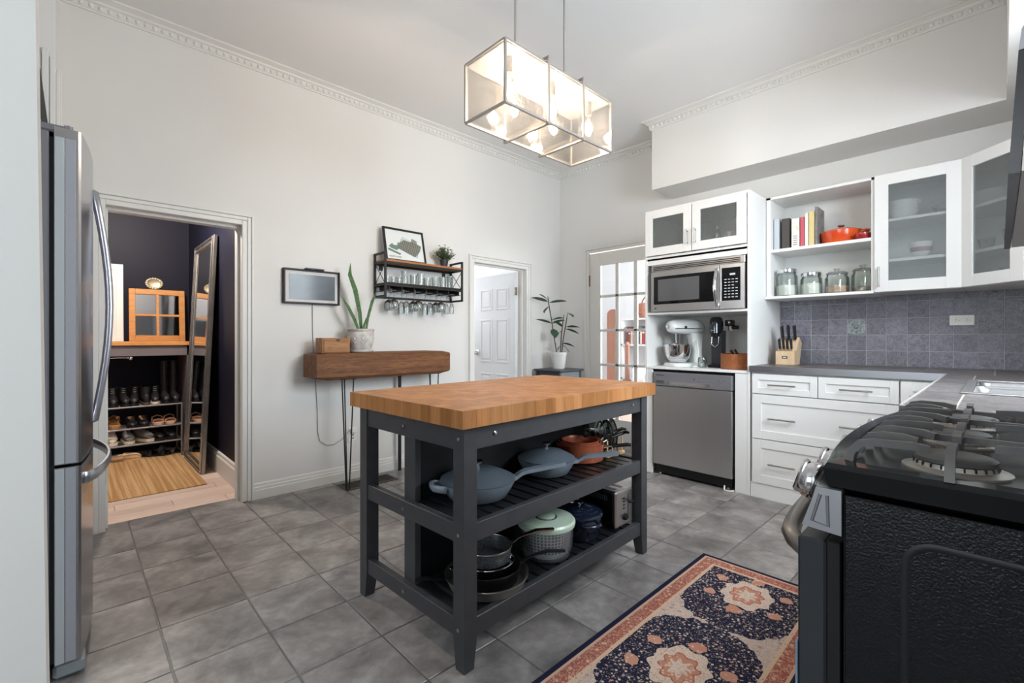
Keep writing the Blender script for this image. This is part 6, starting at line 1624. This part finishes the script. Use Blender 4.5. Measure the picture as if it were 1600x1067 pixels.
# local frame: x' along the wall (world y), y' out of the wall towards -x .. +x, z' up
M_sil = mat('antique_silver_frame', '#8f8b86', .35, .85, col2='#a9a39b', vs=8)
b = MB(); b.frame(0, MWid, 0, MH, .075, -.030, .0, .004, Mq); b.build('frame', M_sil, mr)
b = MB(); b.frame(.012, MWid-.012, .012, MH-.012, .014, .0, .010, .003, Mq); b.frame(.052, MWid-.052, .052, MH-.052, .016, .0, .007, .003, Mq); b.build('frame_moulding', mat('bright_silver_bead', '#c9c6c2', .25, .9), mr)
MB().box(.07, MWid-.07, -.012, -.008, .07, MH-.07, 0, Mq).build('mirror_glass', M_mirror, mr)
# shoe rack
sr = thing('shoe_rack', 'grey wire shoe rack with three tiers under the mantel shelf', 'shoe rack', (.3, 5.5, 0))
M_wire = mat('grey_wire', '#8d8c90', .4, .5)
SX0, SX1, SYF, SYB = -.35, .765, 5.47, 5.75
tiers = [.155, .305, .505]
for xx in (SX0, SX1):
    for yy in (SYF, SYB): MB().cyl((xx, yy, .001), (xx, yy, tiers[-1]+.005), .009, n=8).build('post', M_wire, sr, 60)
    for zz in tiers: MB().cyl((xx, SYF, zz), (xx, SYB, zz), .006, n=6).build('side_rail', M_wire, sr)
for zz in tiers:
    for k in range(5):
        yy = SYF+(SYB-SYF)*k/4; MB().cyl((SX0, yy, zz-(.0 if k else 0)), (SX1, yy, zz), .0085 if k in (0, 4) else .004, n=8).build('shelf_bar', M_wire, sr, 60)
# shoes
def ring_at(y, zc, hw, hh, n=12, flatb=True):
    r = []
    for k in range(n):
        a = 2*math.pi*k/n; x = hw*math.cos(a); z = zc+hh*math.sin(a)
        if flatb: z = max(z, zc-hh*.8)
        r.append((x, y, z))
    return r
def shoe(x, z, kind, m, ms, label, grp, y=None, rz=0, toe_front=True):
    # local: toe at y=-.13 (towards the viewer), heel at +.12
    y = SYF+.15 if y is None else y
    th = thing({'boot': 'ankle_boot', 'tall': 'tall_boot', 'sneaker': 'sneaker', 'flat': 'slip_on_shoe', 'pump': 'pump', 'sandal': 'sandal', 'wedge': 'wedge_shoe', 'slipper': 'slipper'}[kind], label, 'boot' if kind in ('boot', 'tall') else ('slipper' if kind == 'slipper' else 'shoe'), (x, y, z), grp)
    def put(b, name, mm, sm=60, par=th):
        o = b.build(name, mm, None, sm); o.parent = par; return o
    sole = MB(); n = 14
    out = [(-.135, .018), (-.12, .034), (-.09, .042), (-.04, .040), (.02, .033), (.07, .034), (.11, .032), (.125, .016)]
    hs = {'boot': .022, 'tall': .022, 'sneaker': .026, 'flat': .024, 'pump': .010, 'sandal': .024, 'wedge': .03, 'slipper': .02}[kind]
    heel = .06 if kind == 'pump' else (.05 if kind == 'wedge' else 0)
    L_ = [(w, yy, 0) for yy, w in out] + [(-w, yy, 0) for yy, w in out[::-1]]
    def lift(yy): return heel*max(0, min(1, (yy+.06)/.15))
    sole.loft([[(a, bb, lift(bb)) for a, bb, _ in L_], [(a, bb, lift(bb)+hs) for a, bb, _ in L_]])
    put(sole, 'sole', ms, 30)
    if kind == 'pump': put(MB().cyl((0, .10, .001), (0, .10, heel), .007, .014, 10), 'heel', ms)
    if kind == 'wedge':
        put(MB().loft([[(a*.8, bb, 0) for a, bb, _ in L_[3:-3]], [(a*.95, bb, lift(bb)) for a, bb, _ in L_[3:-3]]]), 'wedge_heel', ms, 30)
    if kind in ('boot', 'tall', 'sneaker', 'flat'):
        H = {'boot': .16, 'tall': .40, 'sneaker': .075, 'flat': .06}[kind]
        up = MB(); rings = [ring_at(-.128, hs+.012, .016, .012), ring_at(-.115, hs+.022, .031, .022), ring_at(-.08, hs+.028, .039, .030), ring_at(-.03, hs+.036, .036, .042), ring_at(.02, hs+.040, .032, .048), ring_at(.07, hs+.040, .033, .050), ring_at(.11, hs+.036, .028, .044), ring_at(.122, hs+.034, .012, .034)]
        if kind in ('flat',): rings = [[(a, bb, hs+(c-hs)*.75) for a, bb, c in r] for r in rings]
        up.loft(rings); u_ = put(up, 'upper', m)
        if kind in ('boot', 'tall'):
            w_ = .040 if kind == 'boot' else .043
            put(MB().lathe([(.036, hs+.03), (.037, .10), (w_, H), (w_-.005, H), (.030, .11), (.0001, .10)], (0, .062, 0), 16, sy=1.15), 'shaft', m, par=u_)
            if kind == 'boot':
                lc = MB()
                for q in range(4): lc.tube([(-.016, .012+q*.004-.008, hs+.075+q*.018), (.016, .012+q*.004-.010, hs+.080+q*.018)], .0025, 5)
                put(lc, 'laces', mat('lace_grey', '#9a9490', .7) if 'lace_grey' not in bpy.data.materials else bpy.data.materials['lace_grey'], par=u_)
        else:
            put(MB().lathe([(.0001, 0), (.024, 0)], (0, .055, hs+.090 if kind == 'sneaker' else hs+.068), 14, sy=1.7, closed=False), 'opening', M_dark, par=u_)
            if kind == 'sneaker':
                lc = MB()
                for q in range(5): lc.tube([(-.018, -.045+q*.016, hs+.066+q*.005), (.018, -.040+q*.016, hs+.067+q*.005)], .003, 5)
                put(lc, 'laces', M_white, par=u_)
    elif kind == 'pump':
        up = MB(); rings = [ring_at(-.133, .022, .010, .010), ring_at(-.115, .026, .030, .018), ring_at(-.085, .030, .039, .024), ring_at(-.06, .032, .040, .026)]
        up.loft(rings); put(up, 'upper', m)
        put(MB().loft([[(-.030, .10, lift(.10)+.012), (-.036, .0, lift(0)+.012), (-.036, .0, lift(0)+.03), (-.030, .10, lift(.1)+.055)], [(-.027, .10, lift(.10)+.012), (-.033, .0, lift(0)+.012), (-.033, .0, lift(0)+.03), (-.027, .10, lift(.1)+.055)]]), 'quarter', m)
        put(MB().loft([[(.030, .10, lift(.10)+.012), (.036, .0, lift(0)+.012), (.036, .0, lift(0)+.03), (.030, .10, lift(.1)+.055)], [(.027, .10, lift(.10)+.012), (.033, .0, lift(0)+.012), (.033, .0, lift(0)+.03), (.027, .10, lift(.1)+.055)]]), 'quarter', m)
        put(MB().loft([[(a*.82, bb, lift(bb)+.0105) for a, bb, _ in L_[2:-2]], [(a*.82, bb, lift(bb)+.0125) for a, bb, _ in L_[2:-2]]]), 'insole', bpy.data.materials.get('tan_insole') or mat('tan_insole', '#c09a74', .6))
    elif kind in ('sandal', 'wedge'):
        for (yy, hh) in ((-.07, .050), (.03, .075)):
            put(MB().tube([(-.042, yy, lift(yy)+hs*.6), (-.036, yy, lift(yy)+hh*.8), (0, yy, lift(yy)+hh), (.036, yy, lift(yy)+hh*.8), (.042, yy, lift(yy)+hs*.6)], .020, 6, flat=(.3, 1.0)), 'strap', m)
    elif kind == 'slipper':
        up = MB(); rings = [ring_at(-.133, .03, .016, .016), ring_at(-.11, .036, .04, .028), ring_at(-.06, .042, .048, .036), ring_at(-.015, .044, .047, .036), ring_at(-.005, .044, .046, .034)]
        up.loft(rings); put(up, 'upper', m)
        put(MB().tube([(.046, -.01, .045), (.048, .05, .04), (.036, .11, .04), (0, .13, .042), (-.036, .11, .04), (-.048, .05, .04), (-.046, -.01, .045)], .016, 8), 'fleece_collar', m)
    th.rotation_euler = (0, 0, R(rz))
    if kind in ('boot', 'tall'): th.scale = (.86, 1, 1)
    return th
M_bl = mat('black_leather', '#211f22', .35, col2='#2c292c', vs=20); M_bs = mat('black_rubber', '#161517', .6); M_tan = mat('tan_leather', '#b0804e', .5); M_pink = mat('blush_suede', '#d8a488', .6); M_cork = mat('pale_cork_sole', '#dcb496', .7)
M_canv = mat('grey_canvas', '#8f8d8b', .8, col2='#6a6867', vs=30); M_rub = mat('cream_rubber', '#e6d9c8', .6); M_fl = mat('cream_fleece', '#e4c49c', .95, bump=.5, bs=120)
T1, T2, T3 = tiers[2]+.009, tiers[1]+.009, tiers[0]+.009
shoe(.262, T1, 'boot', M_bl, M_bs, 'black boot partly hidden at the left of the top tier', 'boots on the top tier')
shoe(.340, T1, 'boot', M_bl, M_bs, 'black laced boot second on the top tier', 'boots on the top tier', rz=5)
shoe(.418, T1, 'boot', M_bl, M_bs, 'black laced boot third on the top tier', 'boots on the top tier', rz=-6)
shoe(.495, T1, 'boot', M_bl, mat('brown_heel', '#5c4a42', .6), 'black boot with a brown heel turned backwards on the top tier', 'boots on the top tier', rz=180)
shoe(.572, T1, 'boot', M_bl, M_rub, 'black laced boot with a pale sole on the top tier', 'boots on the top tier', rz=-4)
shoe(.648, T1, 'tall', M_bl, M_bs, 'left one of the pair of tall black boots', 'tall boots on the top tier')
shoe(.722, T1, 'tall', M_bl, M_bs, 'right one of the pair of tall black boots', 'tall boots on the top tier')
shoe(.270, T2, 'wedge', M_tan, M_tan, 'tan wedge sandal at the left of the middle tier', 'shoes on the middle tier')
shoe(.395, T2, 'pump', M_bl, M_bl, 'left black pump with tan lining on the middle tier', 'shoes on the middle tier')
shoe(.480, T2, 'pump', M_bl, M_bl, 'right black pump with tan lining on the middle tier', 'shoes on the middle tier')
shoe(.590, T2, 'sandal', M_pink, M_cork, 'left blush strappy sandal on the middle tier', 'shoes on the middle tier')
shoe(.685, T2, 'sandal', M_pink, M_cork, 'right blush strappy sandal on the middle tier', 'shoes on the middle tier')
shoe(.255, T3, 'sneaker', M_rub, M_rub, 'cream sneaker cut off at the left of the bottom tier', 'shoes on the bottom tier')
shoe(.365, T3, 'sneaker', M_canv, M_rub, 'left grey canvas sneaker on the bottom tier', 'shoes on the bottom tier', rz=6)
shoe(.475, T3, 'sneaker', M_canv, M_rub, 'right grey canvas sneaker on the bottom tier', 'shoes on the bottom tier', rz=28)
shoe(.585, T3, 'flat', M_bl, M_bs, 'left black slip-on shoe on the bottom tier', 'shoes on the bottom tier', rz=10)
shoe(.680, T3, 'flat', M_bl, M_bs, 'right black slip-on shoe on the bottom tier', 'shoes on the bottom tier', rz=8)
shoe(.330, .0015, 'slipper', M_fl, M_fl, 'cream fleece slipper on the floor in front of the rack', None, y=5.56, rz=78)
shoe(.56, .0015, 'sandal', M_bs, M_bs, 'black strappy sandal on the floor under the rack', 'floor sandals', y=5.58, rz=70)
shoe(.66, .0015, 'sandal', M_canv, M_bs, 'grey strappy sandal on the floor under the rack', 'floor sandals', y=5.66, rz=60)
# clip light wire above the rack
wl = thing('clip_lamp', 'tiny chrome clip lamp under the mantel shelf', 'lamp', (.40, 5.40, .97))
MB().tube([(.18, 5.42, .955), (.28, 5.41, .962), (.36, 5.40, .960)], .003, 6).build('wire', M_nickel, wl, 60); MB().ball((.375, 5.40, .955), .018, .014, .016, 8, 6).build('head', M_chrome, wl, 60)
